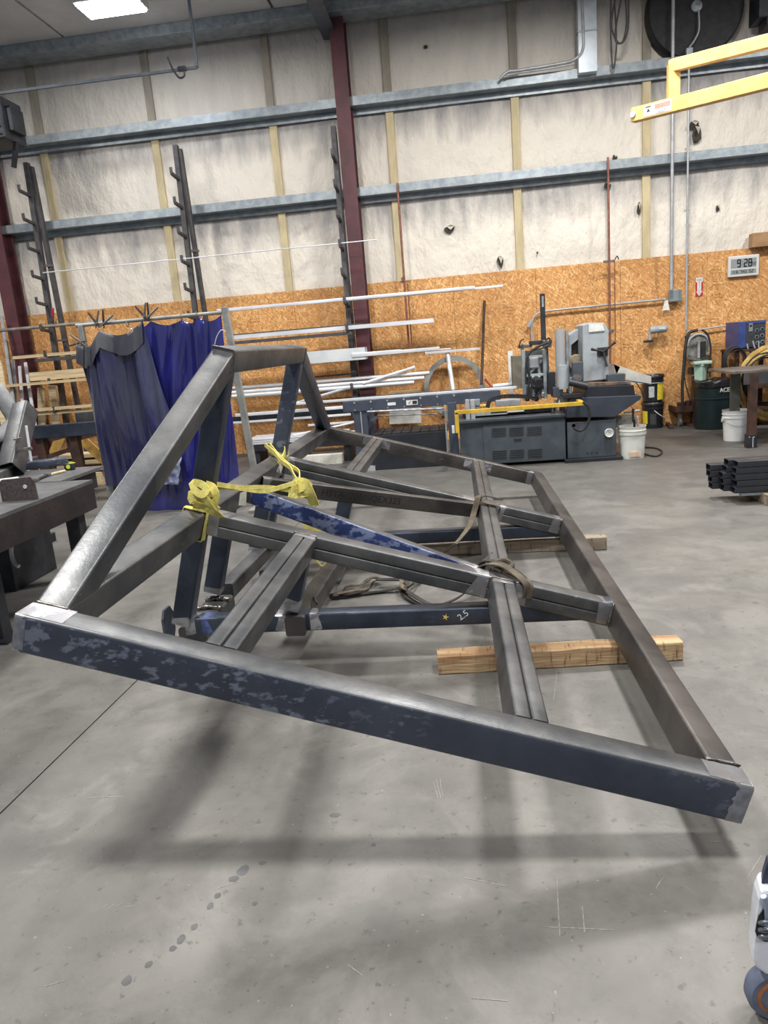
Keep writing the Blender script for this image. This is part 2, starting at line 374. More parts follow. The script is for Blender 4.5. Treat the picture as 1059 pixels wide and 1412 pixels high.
# ---- back wall
def osb_mat():
    m = bpy.data.materials.new('strand_board'); m.use_nodes = True; nt, N, L, b = nodes_of(m)
    tc = N.new('ShaderNodeTexCoord'); prev = None
    cols = []
    for k, (ang, off) in enumerate(((15, 0), (68, 3.3), (-35, 7.1), (-78, 11.7), (40, 5.9))):
        mp = N.new('ShaderNodeMapping'); mp.vector_type = 'TEXTURE'; mp.inputs['Rotation'].default_value = (0, math.radians(ang), 0); mp.inputs['Location'].default_value = (off, 0, off*.7); mp.inputs['Scale'].default_value = (1/9, 1, 1/42)
        L.new(tc.outputs['Object'], mp.inputs[0])
        v = N.new('ShaderNodeTexVoronoi'); v.inputs['Scale'].default_value = 1.6; v.inputs['Randomness'].default_value = 1; L.new(mp.outputs[0], v.inputs['Vector'])
        sp = N.new('ShaderNodeSeparateColor'); L.new(v.outputs['Color'], sp.inputs[0]); cols.append(sp)
    def mixf(f, a, c):
        x = N.new('ShaderNodeMix'); x.data_type = 'FLOAT'; L.new(f, x.inputs[0]); L.new(a, x.inputs[2]); L.new(c, x.inputs[3]); return x.outputs[0]
    def th(x, t):
        n = N.new('ShaderNodeMath'); n.operation = 'GREATER_THAN'; n.inputs[1].default_value = t; L.new(x, n.inputs[0]); return n.outputs[0]
    val = cols[0].outputs[0]
    for s in cols[1:]: val = mixf(th(s.outputs[1], .62), val, s.outputs[0])
    cr = N.new('ShaderNodeValToRGB'); el = cr.color_ramp.elements
    el[0].position = 0; el[0].color = (*ln((170, 116, 62)), 1); el[1].position = 1; el[1].color = (*ln((242, 204, 148)), 1)
    for p, c in ((.3, (200, 144, 84)), (.75, (220, 166, 104))):
        e = el.new(p); e.color = (*ln(c), 1)
    L.new(val, cr.inputs[0])
    n = N.new('ShaderNodeTexNoise'); n.inputs['Scale'].default_value = .9; n.inputs['Detail'].default_value = 5; L.new(tc.outputs['Object'], n.inputs['Vector'])
    r = N.new('ShaderNodeMapRange'); r.inputs[1].default_value = .35; r.inputs[2].default_value = .7; r.inputs[3].default_value = 0; r.inputs[4].default_value = .35; L.new(n.outputs[0], r.inputs[0])
    x = N.new('ShaderNodeMix'); x.data_type = 'RGBA'; L.new(r.outputs[0], x.inputs[0]); L.new(cr.outputs[0], x.inputs[6]); x.inputs[7].default_value = (*ln((150, 98, 54)), 1)
    L.new(x.outputs[2], b.inputs['Base Color']); b.inputs['Roughness'].default_value = .75
    bp = N.new('ShaderNodeBump'); bp.inputs['Strength'].default_value = .25; bp.inputs['Distance'].default_value = .004; L.new(val, bp.inputs['Height']); L.new(bp.outputs[0], b.inputs['Normal'])
    return m
M_osb = osb_mat()
def insul_mat(name, s0, s1, amt):
    """white facing film with soot caught under the girt above it (Generated z) in vertical streaks"""
    m = bpy.data.materials.new(name); m.use_nodes = True; nt, N, L, b = nodes_of(m); tc = N.new('ShaderNodeTexCoord')
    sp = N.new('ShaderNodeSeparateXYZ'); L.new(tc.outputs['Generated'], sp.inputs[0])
    def nz(s, d, st):
        mp = N.new('ShaderNodeMapping'); mp.inputs['Scale'].default_value = st; L.new(tc.outputs['Object'], mp.inputs[0])
        n = N.new('ShaderNodeTexNoise'); n.inputs['Scale'].default_value = s; n.inputs['Detail'].default_value = d; n.inputs['Roughness'].default_value = .6; L.new(mp.outputs[0], n.inputs['Vector']); return n.outputs[0]
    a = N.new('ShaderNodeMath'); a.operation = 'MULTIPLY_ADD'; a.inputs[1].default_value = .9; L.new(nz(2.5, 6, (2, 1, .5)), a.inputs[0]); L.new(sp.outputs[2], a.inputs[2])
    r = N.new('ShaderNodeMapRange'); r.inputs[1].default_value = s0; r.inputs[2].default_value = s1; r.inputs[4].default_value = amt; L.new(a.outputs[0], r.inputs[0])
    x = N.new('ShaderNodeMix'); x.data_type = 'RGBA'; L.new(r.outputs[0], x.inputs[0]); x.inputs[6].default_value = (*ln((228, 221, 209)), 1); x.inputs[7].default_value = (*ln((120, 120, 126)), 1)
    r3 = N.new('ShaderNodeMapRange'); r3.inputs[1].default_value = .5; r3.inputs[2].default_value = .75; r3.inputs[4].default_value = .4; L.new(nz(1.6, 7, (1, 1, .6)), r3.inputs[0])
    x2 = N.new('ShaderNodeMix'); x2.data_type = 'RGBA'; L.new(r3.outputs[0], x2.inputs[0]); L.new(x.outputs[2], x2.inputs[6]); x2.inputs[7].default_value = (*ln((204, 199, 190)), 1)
    L.new(x2.outputs[2], b.inputs['Base Color']); b.inputs['Roughness'].default_value = .55
    bp = N.new('ShaderNodeBump'); bp.inputs['Strength'].default_value = .8; bp.inputs['Distance'].default_value = .07; L.new(nz(4, 6, (1.5, 1, .8)), bp.inputs['Height']); L.new(bp.outputs[0], b.inputs['Normal']); return m
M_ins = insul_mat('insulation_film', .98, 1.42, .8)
M_ins2 = insul_mat('insulation_film_upper', .4, 1.7, .75)  # top row darker overall: weaker light up there painted in with the soot
M_foam = mat('tan_foam_strip', (206, 190, 152), (186, 172, 138), 8, .7, stretch=(1, 1, .3))
M_foam2 = mat('darker_foam_strip', (162, 154, 138), (142, 136, 126), 6, .7, stretch=(1, 1, .3))  # darker foam for the strips of the top row
wall = thing('wall_back', 'white film insulation over a strand board wainscot', None, kind='structure')
osbt = 2.45
x = -12.2
while x < 8.5:
    MB().box((x+.61, WY, osbt/2), (1.216, .014, osbt)).build('osb_panel', M_osb, wall); x += 1.22
MB().box((-1.5, WY+.25, 3.2), (24, .06, 6.4)).build('outer_sheet', M_galv, wall)
studs = [-9.63, -7.85, -6.07, -4.29, -2.49, -.77, 1.01, 2.82, 4.62, 6.4]
G2, G1, G0 = 3.66, 4.86, 6.02      # girt web heights
rows = [(osbt-.15, G2, M_ins), (G2, G1, M_ins), (G1, G0+.25, M_ins2)]
for i in range(len(studs)-1):
    for k, (z0, z1, mm) in enumerate(rows):
        x0, x1 = studs[i], studs[i+1]; sd = i*7+k*3.1
        def fn(a, b, x0=x0, x1=x1, z0=z0, z1=z1, sd=sd):
            px, pz = x0+(x1-x0)*a, z0+(z1-z0)*b
            bul = (math.sin(math.pi*a)**.5 if 0 < a < 1 else 0)*(math.sin(math.pi*b)**.5 if 0 < b < 1 else 0)
            w = mnoise.noise(V((px*2.2, sd, pz*1.6)))*.018+mnoise.noise(V((px*7+pz*3, sd, pz*5)))*.009
            return (px, WY+.06-bul*(.045+w*1.7), pz)
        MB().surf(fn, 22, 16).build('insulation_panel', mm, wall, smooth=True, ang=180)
for xs in studs:
    for z0, z1 in ((osbt-.05, G2-.02), (G2, G1-.02), (G1, G0)):
        MB().box((xs+random.uniform(-.01, .01), WY+.035, (z0+z1)/2), (.115, .06, z1-z0)).build('foam_strip', M_foam2 if z0 > G1-.1 else M_foam, wall, bev=.01)
def girt(z, x0=-12, x1=9.5, hf=.115, dep=.2):
    y0 = WY-dep
    P = [(y0, z+hf), (y0+.02, z+hf), (y0+.003, z+.003), (y0, z+.003)]
    g = MB()
    g.box(((x0+x1)/2, y0, z+hf/2), (x1-x0, .004, hf)); g.box(((x0+x1)/2, y0+dep/2, z), (x1-x0, dep, .004)); g.box(((x0+x1)/2, WY-.003, z-.04), (x1-x0, .004, .08))
    g.box(((x0+x1)/2, y0+.012, z+hf), (x1-x0, .024, .004)); g.box(((x0+x1)/2, WY-.014, z-.08), (x1-x0, .022, .004))
    o = g.build('girt', M_galv, wall); return o
for z in (G2, G1): girt(z)
# dark rips in the film, each with a curled flap
M_rip = mat('torn_dark_insulation', (74, 72, 62), (40, 40, 36), 20, .9)
M_flap = mat('torn_film_flap', (196, 190, 174), (160, 154, 140), 12, .6)
def rip(px, py, w, h, seed, flap=True):
    c = at(px, py, WY-.02); random.seed(seed); P = []
    for i in range(9):
        a = i/9*6.283; q = random.uniform(.6, 1.1); P.append(c+V((math.cos(a)*w*q, 0, math.sin(a)*h*q)))
    o = MB().prism(P, (0, .02, 0)).build('film_rip', M_rip, wall)
    if flap:
        MB().prism([P[1], P[3], c+V((w*.1, -.05, -h*.3))], (0, -.006, 0)).build('rip_flap', M_flap, o)
for a in ((620, 316, .10, .06, 1), (690, 361, .06, .10, 3), (961, 182, .08, .14, 4), (838, 256, .05, .05, 5), (881, 287, .03, .10, 6), (990, 287, .03, .05, 8), (848, 217, .045, .04, 9), (587, 64, .03, .03, 10), (741, 348, .02, .02, 12)): rip(*a)
rip(957, 172, .09, .06, 21)
random.seed(11)
# ---- ceiling with white liner panels and dark purlins
M_ceil = mat('white_ceiling_liner', (206, 206, 206), (188, 190, 192), 1.2, .6)
M_purlin = mat('dark_roof_steel', (96, 104, 114), (80, 88, 98), 3, .6, .2)
ceil = thing('ceiling', 'white liner panels between dark roof purlins', None, kind='structure')
CZ = 6.06
for i in range(8):
    for k in range(12):
        x0 = -14.2+i*3.0; y0 = 10.9-k*1.6
        MB().box((x0+1.5, y0-.8, CZ+.03), (2.96, 1.58, .05)).build('liner_panel', M_ceil, ceil)
MB().box((-1.5, 1.8, CZ+.1), (26, 20, .02)).build('roof_deck', M_galv, ceil)
MB().box((-1.5, WY-.32, CZ-.02), (26, .40, .22)).build('eave_beam', M_galv, ceil, bev=.01)
for x in (-7.25, -1.52, 4.2):
    g = MB(); g.box((x, 1.9, CZ-.26), (.2, 19, .012)); g.box((x, 1.9, CZ-.13), (.012, 19, .26)); g.build('rafter', M_purlin, ceil)
for k in range(1, 9):
    MB().box((-1.5, 10.9-k*1.6, CZ-.03), (26, .09, .06)).build('purlin', M_purlin, ceil)
# ---- maroon wide-flange columns
def column(x, label, y=WY-.22):
    t = thing('column', label, None, (x, y, 0), kind='structure')
    z = CZ-.02
    MB().box((x, y-.14, z/2), (.2, .014, z)).build('flange', M_maroon, t); MB().box((x, y+.14, z/2), (.2, .014, z)).build('flange', M_maroon, t)
    MB().box((x, y, z/2), (.012, .27, z)).build('web', M_maroon, t); MB().box((x, y, .01), (.24, .32, .02)).build('base_plate', M_maroon, t)
column(at(478, 200, 11.1).x, 'maroon steel column behind the stock rack at the middle of the wall')
column(at(10, 420, WY-.4).x, 'maroon steel column at the far left edge of the wall')

# faint black grade stamps printed on the strand board
M_stamp = mat('faded_stamp_ink', (120, 80, 48), None, rough=.8)
rs = random.Random(3); g = MB()
for (px, py, vert) in ((560, 440, 0), (628, 412, 0), (622, 470, 0), (622, 500, 1), (690, 452, 0), (815, 418, 0), (870, 405, 0), (868, 440, 0), (865, 475, 0), (880, 450, 1), (990, 388, 0), (988, 372, 0), (988, 406, 0), (985, 440, 0), (985, 470, 1), (700, 420, 1), (460, 442, 1), (455, 500, 1), (352, 510, 1), (402, 440, 0), (350, 440, 0), (595, 475, 1), (830, 380, 0), (820, 425, 0)):
    c = at(px, py, WY-.0076)
    for k in range(4 if vert else 2):
        z = c.z-k*.045
        x = c.x-.06
        while x < c.x+.07:
            w_ = rs.uniform(.006, .016); g.box((x+w_/2, WY-.0074, z+rs.uniform(-.002, .002)), (w_, .0006, rs.uniform(.006, .014))); x += w_+rs.uniform(.004, .012)
o = g.build('stamp_marks', M_stamp, wall); o['kind'] = 'stuff'
# ================================================================ WELDED FRAME
A0 = math.radians(16.361)
TB = V((.75869, 1.89046, .215)); TV = V((-.00268, 1, 0)).normalized()
TS = V((-math.cos(A0), -.002575, math.sin(A0))).normalized(); TN = TV.cross(TS); TN = TN if TN.z > 0 else -TN
def F(s, v, h=0): return TB+TS*s+TV*v+TN*h
tr = thing('steel_tube_frame', 'large welded frame of dark square steel tube lying tilted across the shop floor', 'steel frame', (TB.x, TB.y, 0))
R = .011
def tubep(name, p0, p1, w, h, m, up=None, r=R, hollow=0, e0=None, e1=None, label=None):
    o = MB().beam(p0, p1, w, h, up if up is not None else TN, r, hollow, e0, e1).build(name, m, tr, smooth=True, ang=50)
    if label: o['label'] = label
    return o
def sleeve(host, p, d, w, h, ln_, m=M_ground, up=None, seed=1, name='ground_band'):
    """bright ground-back band with a ragged edge around a tube"""
    d = V(d).normalized(); upv = V(up) if up is not None else TN; sd = d.cross(upv).normalized(); u = sd.cross(d)
    pr = MB().rect(w+.0014, h+.0014, R); n = len(pr); rnd = random.Random(seed); vs = []
    a = []; b = []
    for x, y in pr:
        a.append(p+sd*x+u*y); b.append(p+sd*x+u*y+d*ln_*rnd.uniform(.55, 1.25))
    mb = MB(); mb._add(a+b, [(i, (i+1) % n, n+(i+1) % n, n+i) for i in range(n)])
    return mb.build(name, m, host, smooth=True, ang=50)
def bead(host, pts, r=.0045, seed=0):
    rnd = random.Random(seed); out = []; P = [V(p) for p in pts]
    for a, b in zip(P, P[1:]):
        k = max(3, int((b-a).length/.008))
        for i in range(k): out.append(a+(b-a)*i/k)
    out.append(P[-1])
    return MB().tube(out, r, 6, rr=[r*rnd.uniform(.75, 1.35) for _ in out]).build('weld_bead', M_weld, host, smooth=True, ang=180)
SL, VL, D, W = 2.175, 5.02, .122, .10
# perimeter
b = MB().beam(F(0, .0525, -D/2), F(SL, .0525, -D/2), .105, D, TN, R).facemat(TN).build('perimeter_tube', (M_front, M_grey), tr, smooth=True, ang=50); tag(b,'scuffed blue grey tube nearest the viewer with pale worn patches')  # greyer top face: the ceiling's reflection is painted in by material
sleeve(b, F(0, .0525, -D/2), TS, .105, D, .05, seed=2); sleeve(b, F(SL, .0525, -D/2), -TS, .105, D, .03, seed=3)
rp = random.Random(5)
for s0, s1, v0, v1 in ((SL-.14, SL-.01, .004, .104), (0.004, .12, .008, .10)):
    P = []
    for i in range(7): P.append(F(s0+(s1-s0)*i/6, v0+rp.uniform(0, .006), .0006))
    for i in range(7): P.append(F(s1-(s1-s0)*i/6, v1-rp.uniform(0, .006), .0006))
    top = MB().prism(P, TN*.0004).build('ground_patch', M_ground, b)

M_end = mat('ground_back_tube_end', (118, 122, 134), (150, 154, 166), 22, .4, .5)
for s0, s1 in ((.006, .04), (SL-.035, SL-.006)):
    e_ = MB(); P = [F(s0, -.0008, -.01)]
    for i in range(9): P.append(F(s0 if i == 0 else s0, -.0008, -.01-.1*i/8))
    Q = [F(s1+rp.uniform(-.008, .012)*(1 if s0 < 1 else 0), -.0008, -.11+.1*i/8) for i in range(9)]
    e_.prism(P[1:]+Q, V((0, -.0004, 0))); e_.build('ground_patch', M_end, b)
rb = tubep('perimeter_tube', F(.0475, .105, -D/2), F(.0475, VL, -D/2), .095, D, M_brown)
cb = tubep('perimeter_tube', F(.095, VL-.05, -D/2), F(SL-.1, VL-.05, -D/2), .10, D, M_brown)
lb = tubep('perimeter_tube', F(SL-.055, .105, -D/2), F(SL-.055, VL, -D/2), .105, D, M_grey)
sleeve(cb, F(.095, VL-.05, -D/2), TS, .10, D, .05, seed=4); sleeve(rb, F(.0475, .105, -D/2), TV, .095, D, .02, seed=9)
bead(rb, [F(.095, .107, -D+.01), F(.095, .107, .001), F(.0, .108, .002)], .004)
bead(rb, [F(.097, VL-.1, -.1), F(.097, VL-.1, .0)], .005, 3)
bead(lb, [F(SL-.11, .108, -D+.01), F(SL-.11, .108, 0)], .006, 4)
# rafters: two stacked tubes each
T1, T2 = 1.452, 3.12
for v0, mm, sd_ in ((T1, M_grey, 20), (T2, M_grey, 30)):
    for h in (-.029, -.086):
        o = tubep('rafter_tube', F(.095, v0, h), F(SL-.108, v0, h), .102, .056, mm, r=.008)
    for s0, dd, ll in ((.096, 1, .06), (.56, -1, .07), (.69, 1, .09), (SL-.109, -1, .07)):
        sleeve(o, F(s0, v0, -.0575), TS*dd, .102, .113, ll, seed=sd_+int(s0*10))
    bead(o, [F(.097, v0-.052, -.11), F(.097, v0-.052, -.002), F(.097, v0+.05, 0)], .006, sd_)
    bead(o, [F(SL-.11, v0-.052, -.11), F(SL-.11, v0-.052, -.002), F(SL-.11, v0+.05, 0)], .006, sd_+1)
# double purlins (paired tubes with a groove)
for s0, v0, v1 in ((.622, .105, T1-.051), (.622, T1+.051, T2-.051), (.622, T2+.051, VL-.1), (1.582, .105, T1-.051), (1.60, T2+.051, VL-.1)):
    for ds in (-.027, .027):
        o = tubep('purlin_tube', F(s0+ds, v0, -.056), F(s0+ds, v1, -.056), .0525, .110, M_grey if s0 > 1 or v0 < .2 else M_grey, r=.009)
    sleeve(o, F(s0, v1, -.056), -TV, .107, .111, .05, seed=int(v1*9+s0*3))
    bead(o, [F(s0+.055, v1, -.1), F(s0+.055, v1, .001), F(s0-.055, v1, .001)], .0045, int(v1*7))
# knock-out patches on the far tube where the purlins are welded
for s0 in (.622, 1.60):
    p_ = MB(); P = []
    for i in range(14):
        t = i/13; P.append(F(s0-.13+.26*t, VL-.1008, -.012-(.010*random.random() if i % 2 else .0)))
    for i in range(14):
        t = i/13; P.append(F(s0+.13-.26*t, VL-.1008, -.085-(.012*random.random() if i % 2 else .0)))
    p_.prism(P, TV*-.0005); p_.build('ground_patch', M_ground, cb)
# in-plane braces meeting at the left tube
bdir = (F(.69, 1.535)-F(2.055, 2.14)).normalized(); bsd = bdir.cross(TN)
br = MB().beam(F(2.055, 2.14, -.062), F(.69, 1.535, -.062), .062, .098, TN, .008).facemat(bsd if bsd.y < 0 else -bsd).build('brace_tube', (M_grey, M_bluepaint), tr, smooth=True, ang=50); tag(br, 'brace tube marked with streaky bright blue')
sleeve(br, F(2.055, 2.14, -.062), F(.69, 1.535)-F(2.055, 2.14), .062, .098, .05, seed=51); sleeve(br, F(.72, 1.548, -.062), F(2.055, 2.14)-F(.69, 1.535), .062, .098, .10, seed=52)
bg = tubep('brace_tube', F(2.06, 2.42, -.062), F(.69, 3.05, -.062), .062, .098, M_brown, r=.008)
sleeve(bg, F(2.06, 2.42, -.062), F(.69, 3.05)-F(2.06, 2.42), .062, .098, .05, seed=53)
bd = (F(.69, 3.05)-F(2.06, 2.42)).normalized()
M_ink = mat('black_stencil_ink', (30, 27, 27), None, rough=.8)
M_paintmark = mat('paint_marker', (222, 224, 226), None, rough=.6)
side = bd.cross(TN).normalized(); side = side if side.y < 0 else -side
text_obj('stencil_text', '00 B09-B  HSTA  2001-QEX325', .062, frame(F(2.06, 2.42, -.062)+bd*.52+side*.0316, bd, TN), M_ink, bg, .0003)
# raised hip over the left tube
HU, hs, v1_, v2_ = .775, 2.121, 1.47, 3.08
rg = tubep('ridge_tube', F(hs, v1_-.03, HU-.055), F(hs, v2_+.05, HU-.055), .104, .11, M_grey)
a_, b_ = F(hs, .03, -.055), F(hs, v1_+.0, HU-.055)
dg = tubep('hip_tube', F(hs, .106, -.064), F(hs, v1_+.0, HU-.062), .104, .112, M_grey, up=TN, e0=TV, e1=TV)
dg['label'] = 'long sloping hip tube rising from the near corner'
bead(dg, [F(hs+.05, .104, .001), F(hs-.05, .104, .001), F(hs-.053, .108, -.05)], .0055, 61)
bead(dg, [F(hs+.053, v1_-.03, HU-.0), F(hs-.053, v1_-.03, HU-.0), F(hs-.053, v1_-.03, HU-.11)], .003, 64)
dg2 = tubep('hip_tube', F(hs, VL-.06, -.03), F(hs, v2_+.02, HU-.062), .104, .112, M_navy, up=TN, e1=TV)
bead(dg2, [F(hs-.053, v2_+.04, HU-.12), F(hs-.053, v2_+.04, HU-.002), F(hs+.05, v2_+.04, HU)], .004, 65)
p1 = tubep('post', F(hs, v1_, 0), F(hs, v1_, HU-.11), .10, .10, M_navy, up=TV)
p2 = tubep('post', F(hs, v2_, 0), F(hs, v2_, HU-.11), .10, .10, M_front, up=TV)
sleeve(p2, F(hs, v2_, .0), TN, .10, .10, .04, up=TV, seed=71)
for v in (1.45, 1.93, 2.86, 3.12):
    o = tubep('leg', F(hs, v, -D), F(hs, v, -.61 if v < 2.5 else -.64), .095, .095, M_navy, up=TV)
    sleeve(o, F(hs, v, -.61 if v < 2.5 else -.64), TN, .095, .095, .05, up=TV, seed=int(v*10))
# bottom chords (level), struts and bottom ties
def U(u, v, z): return V((TB.x-u, TB.y+v, z))
for v0, zc in ((T1, .212), (T2, .165)):
    o = tubep('bottom_chord', U(2.19, v0, zc), U(.10, v0, zc-.004), .092, .088, M_navy, up=(0, 0, 1))
    sleeve(o, U(2.19, v0, zc), (1, 0, 0), .092, .088, .06, up=(0, 0, 1), seed=81)
    sleeve(o, U(1.62+.05, v0, zc), (-1, 0, 0), .092, .088, .05, up=(0, 0, 1), seed=82); sleeve(o, U(1.55, v0, zc), (1, 0, 0), .092, .088, .05, up=(0, 0, 1), seed=83)
    if v0 == T1: front_chord = o
    o2 = tubep('strut', F(1.60, v0, -.115), F(1.60, v0, (-.40 if v0 == T1 else -.46)), .10, .10, M_navy, up=TV)
    sleeve(o2, F(1.60, v0, (-.40 if v0 == T1 else -.46)), TN, .10, .10, .06, up=TV, seed=84)
M_bluechalk = mat('blue_layout_dye', (86, 100, 150), (60, 74, 118), 30, .5, lo=.45, hi=.55)
sleeve(front_chord, U(2.1, T1, .212), (1, 0, 0), .0925, .0885, .05, m=M_bluechalk, up=(0, 0, 1), seed=91, name='dye_mark')
# 2.5 paint-pen mark and star on the near bottom chord
text_obj('paint_mark', '2.5', .045, frame(U(.80, T1-.0468, .217), (.8, 0, .55), (-.55, 0, .8)), M_paintmark, front_chord, .0003)
sp = []
for i in range(10):
    a = i/10*6.283; q = .018 if i % 2 == 0 else .006; sp.append(U(.885, T1-.0466, .212)+V((math.cos(a)*q, 0, math.sin(a)*q)))
MB().prism(sp, (0, -.0005, 0)).build('star_mark', mat('gold_paint', (226, 196, 110), None, rough=.5), front_chord)
kt = tubep('bottom_tie', U(1.62, T1-.075, .205), U(1.60, T2-.05, .16), .10, .098, M_brown, up=(0, 0, 1), hollow=.006)
MB().beam(U(1.62, T1-.0755, .205), U(1.62, T1-.070, .205), .092, .09, (0, 0, 1), .01).build('end_cap', M_brown, kt)
ft = tubep('bottom_tie', U(2.19, 2.05, .175), U(2.19, T2+.05, .16), .095, .095, M_grey, up=(0, 0, 1))
ft2 = tubep('bottom_tie', U(2.02, 2.35, .155), U(2.02, T2-.06, .16), .095, .095, M_grey, up=(0, 0, 1))
fb = tubep('foot_bracket', U(2.2, T1+.06, .13), U(2.2, 2.0, .13), .15, .085, M_grey, up=(0, 0, 1), r=.02)
for k in range(3):
    q = T1+.17+k*.14; bead(fb, [U(2.26, q, .178), U(2.2, q+.01, .186), U(2.12, q, .178)], .014, 95+k)
MB().prism([U(2.33, T1-.0+a, b) for a, b in ((0, .14), (.03, .10), (.10, .10), (.13, .14), (.13, .24), (.10, .28), (.03, .28), (0, .24))], (.012, 0, 0)).build('side_plate', M_front, fb)
wr = bez([U(2.05, 2.6, .2), U(1.95, 2.5, .12), U(1.9, 2.66, .03), U(2.0, 2.8, .1), U(1.92, 2.9, .22)], 6)
MB().tube(wr, .004, 6).build('tie_wire', M_weld, ft2)
bead(kt, [U(1.56, T1+.06, .26), U(1.55, T1+.09, .30), U(1.53, T1+.07, .26)], .006, 99)
# ================================================================ TIMBERS
def wood(name, c1, c2, c3):
    m = bpy.data.materials.new(name); m.use_nodes = True; nt, N, L, b = nodes_of(m); tc = N.new('ShaderNodeTexCoord')
    def nz(s, st, d=5):
        mp = N.new('ShaderNodeMapping'); mp.inputs['Scale'].default_value = st; L.new(tc.outputs['Object'], mp.inputs[0])
        n = N.new('ShaderNodeTexNoise'); n.inputs['Scale'].default_value = s; n.inputs['Detail'].default_value = d; L.new(mp.outputs[0], n.inputs['Vector']); return n.outputs[0]
    def mx(f, a, c, lo, hi):
        r = N.new('ShaderNodeMapRange'); r.inputs[1].default_value = lo; r.inputs[2].default_value = hi; L.new(f, r.inputs[0])
        x = N.new('ShaderNodeMix'); x.data_type = 'RGBA'; L.new(r.outputs[0], x.inputs[0])
        for i, k in ((6, a), (7, c)):
            if isinstance(k, tuple): x.inputs[i].default_value = (*ln(k), 1)
            else: L.new(k, x.inputs[i])
        return x.outputs[2]
    c = mx(nz(3, (1, 8, 12)), c1, c2, .35, .65); c = mx(nz(14, (5, 1, .8), 8), c, c3, .56, .72)
    L.new(c, b.inputs['Base Color']); b.inputs['Roughness'].default_value = .8
    bp = N.new('ShaderNodeBump'); bp.inputs['Strength'].default_value = .4; bp.inputs['Distance'].default_value = .01; L.new(nz(8, (1, 8, 12)), bp.inputs['Height']); L.new(bp.outputs[0], b.inputs['Normal']); return m
M_wood1 = wood('weathered_blocking', (198, 172, 134), (160, 124, 90), (120, 86, 64))
M_wood2 = wood('grey_blocking', (150, 138, 120), (118, 106, 92), (70, 62, 56))
def timber(pa, pb, label, m):
    a, b = pa, pb; d = (b-a); y = V((-d.y, d.x, 0)).normalized()
    mb = MB(); L_ = d.length; n = 12; vs = []
    c = (a+b)/2
    t = thing('timber_block', label, 'timber', (c.x, c.y, 0))
    def fn(i, yy, z):
        j = mnoise.noise(V((i*.7, yy*30, z*30)))*.004; return a+d*(i/n)+y*(yy+j)+V((0, 0, z+j))
    ring = [(0.003, .002), (.092, .002), (.095, .005), (.095, .085), (.09, .09), (.005, .09), (0, .086), (0, .006)]
    vs = [fn(i, yy, z) for i in range(n+1) for yy, z in ring]; k = len(ring)
    fs = [(i*k+q, i*k+(q+1) % k, (i+1)*k+(q+1) % k, (i+1)*k+q) for i in range(n) for q in range(k)]+[tuple(range(k)), tuple(n*k+q for q in range(k-1, -1, -1))]
    mb._add(vs, fs); mb.build('block', m, t, smooth=True, ang=35)
    return t
pa = atz(605, 931, 0); pb = atz(942, 911, 0); timber(V((pa.x, pa.y, 0)), V((pb.x, pb.y, 0)), 'tan weathered timber under the near end of the steel frame', M_wood1)
pa = atz(560, 768, 0); pb = atz(837, 758, 0); timber(V((pa.x, pa.y, 0)), V((pb.x, pb.y, 0)), 'greyer weathered timber under the far end of the steel frame', M_wood2)
# ================================================================ WALL RACKS
LV = [.56, .97, 1.39, 1.80, 2.18, 2.57, 2.95, 3.34, 3.74, 4.13]
def rack(x, label, levels, bx=.15):
    t = thing('cantilever_rack', label, 'rack', (x, 10.95, 0), group='cantilever racks along the back wall')
    p0, p1 = V((x, 10.78, 0)), V((x+.0, 10.98, 4.55))
    MB().beam(p0, p1, .07, .08, (0, -1, 0)).build('post', M_blackst2, t, bev=.004)
    MB().beam((x+bx, 11.01, 0), (x+bx*.3, 11.01, 4.5), .06, .08, (0, -1, 0)).build('back_post', M_blackst2, t, bev=.004)
    for z in (.5, 2.0, 3.1): MB().beam(p0+(p1-p0)*(z/4.55), (x+bx*.9, 11.0, z), .04, .03).build('spacer', M_blackst2, t)
    MB().box((x+bx/2, 10.87, .01), (.07+bx, .30, .02)).build('base_plate', M_blackst2, t)
    for z in levels:
        y = 10.78+.20*z/4.55
        a = MB().beam((x, y-.03, z-.045), (x, y-.30, z-.02), .04, .04).build('arm', M_blackst2, t, bev=.003)
        MB().box((x, y-.305, z+.02), (.04, .014, .08)).build('end_stop', M_blackst2, a)
    return t
M_blackst2 = mat('dull_rack_steel', (66, 66, 70), (84, 80, 80), 8, .6, .3)
RX = (-6.11, -3.83, -1.535)
rack(RX[0], 'leftmost tall cantilever rack post with stub arms, beside the red chain hook', LV)
rack(RX[1], 'middle cantilever rack post rising behind the blue welding curtain', LV)
rack(RX[2], 'cantilever rack post directly in front of the middle maroon column', LV, .02)
# red hook hanging at first rack
t = thing('chain_hook', 'small red hook hanging beside the leftmost rack post', 'hook', at(72, 440, 10.7))
MB().tube(bez([at(73, 425, 10.66), at(74, 437, 10.66), at(70, 446, 10.66), at(75, 450, 10.66), at(77, 443, 10.66)], 5), .012, 6).build('hook', M_weld, t, smooth=True)
MB().tube([at(73, 425, 10.66), at(72.5, 431, 10.65), at(73, 437, 10.66)], .022, 6).build('swivel', mat('red_paint', (150, 40, 50), None, rough=.5), t, smooth=True)
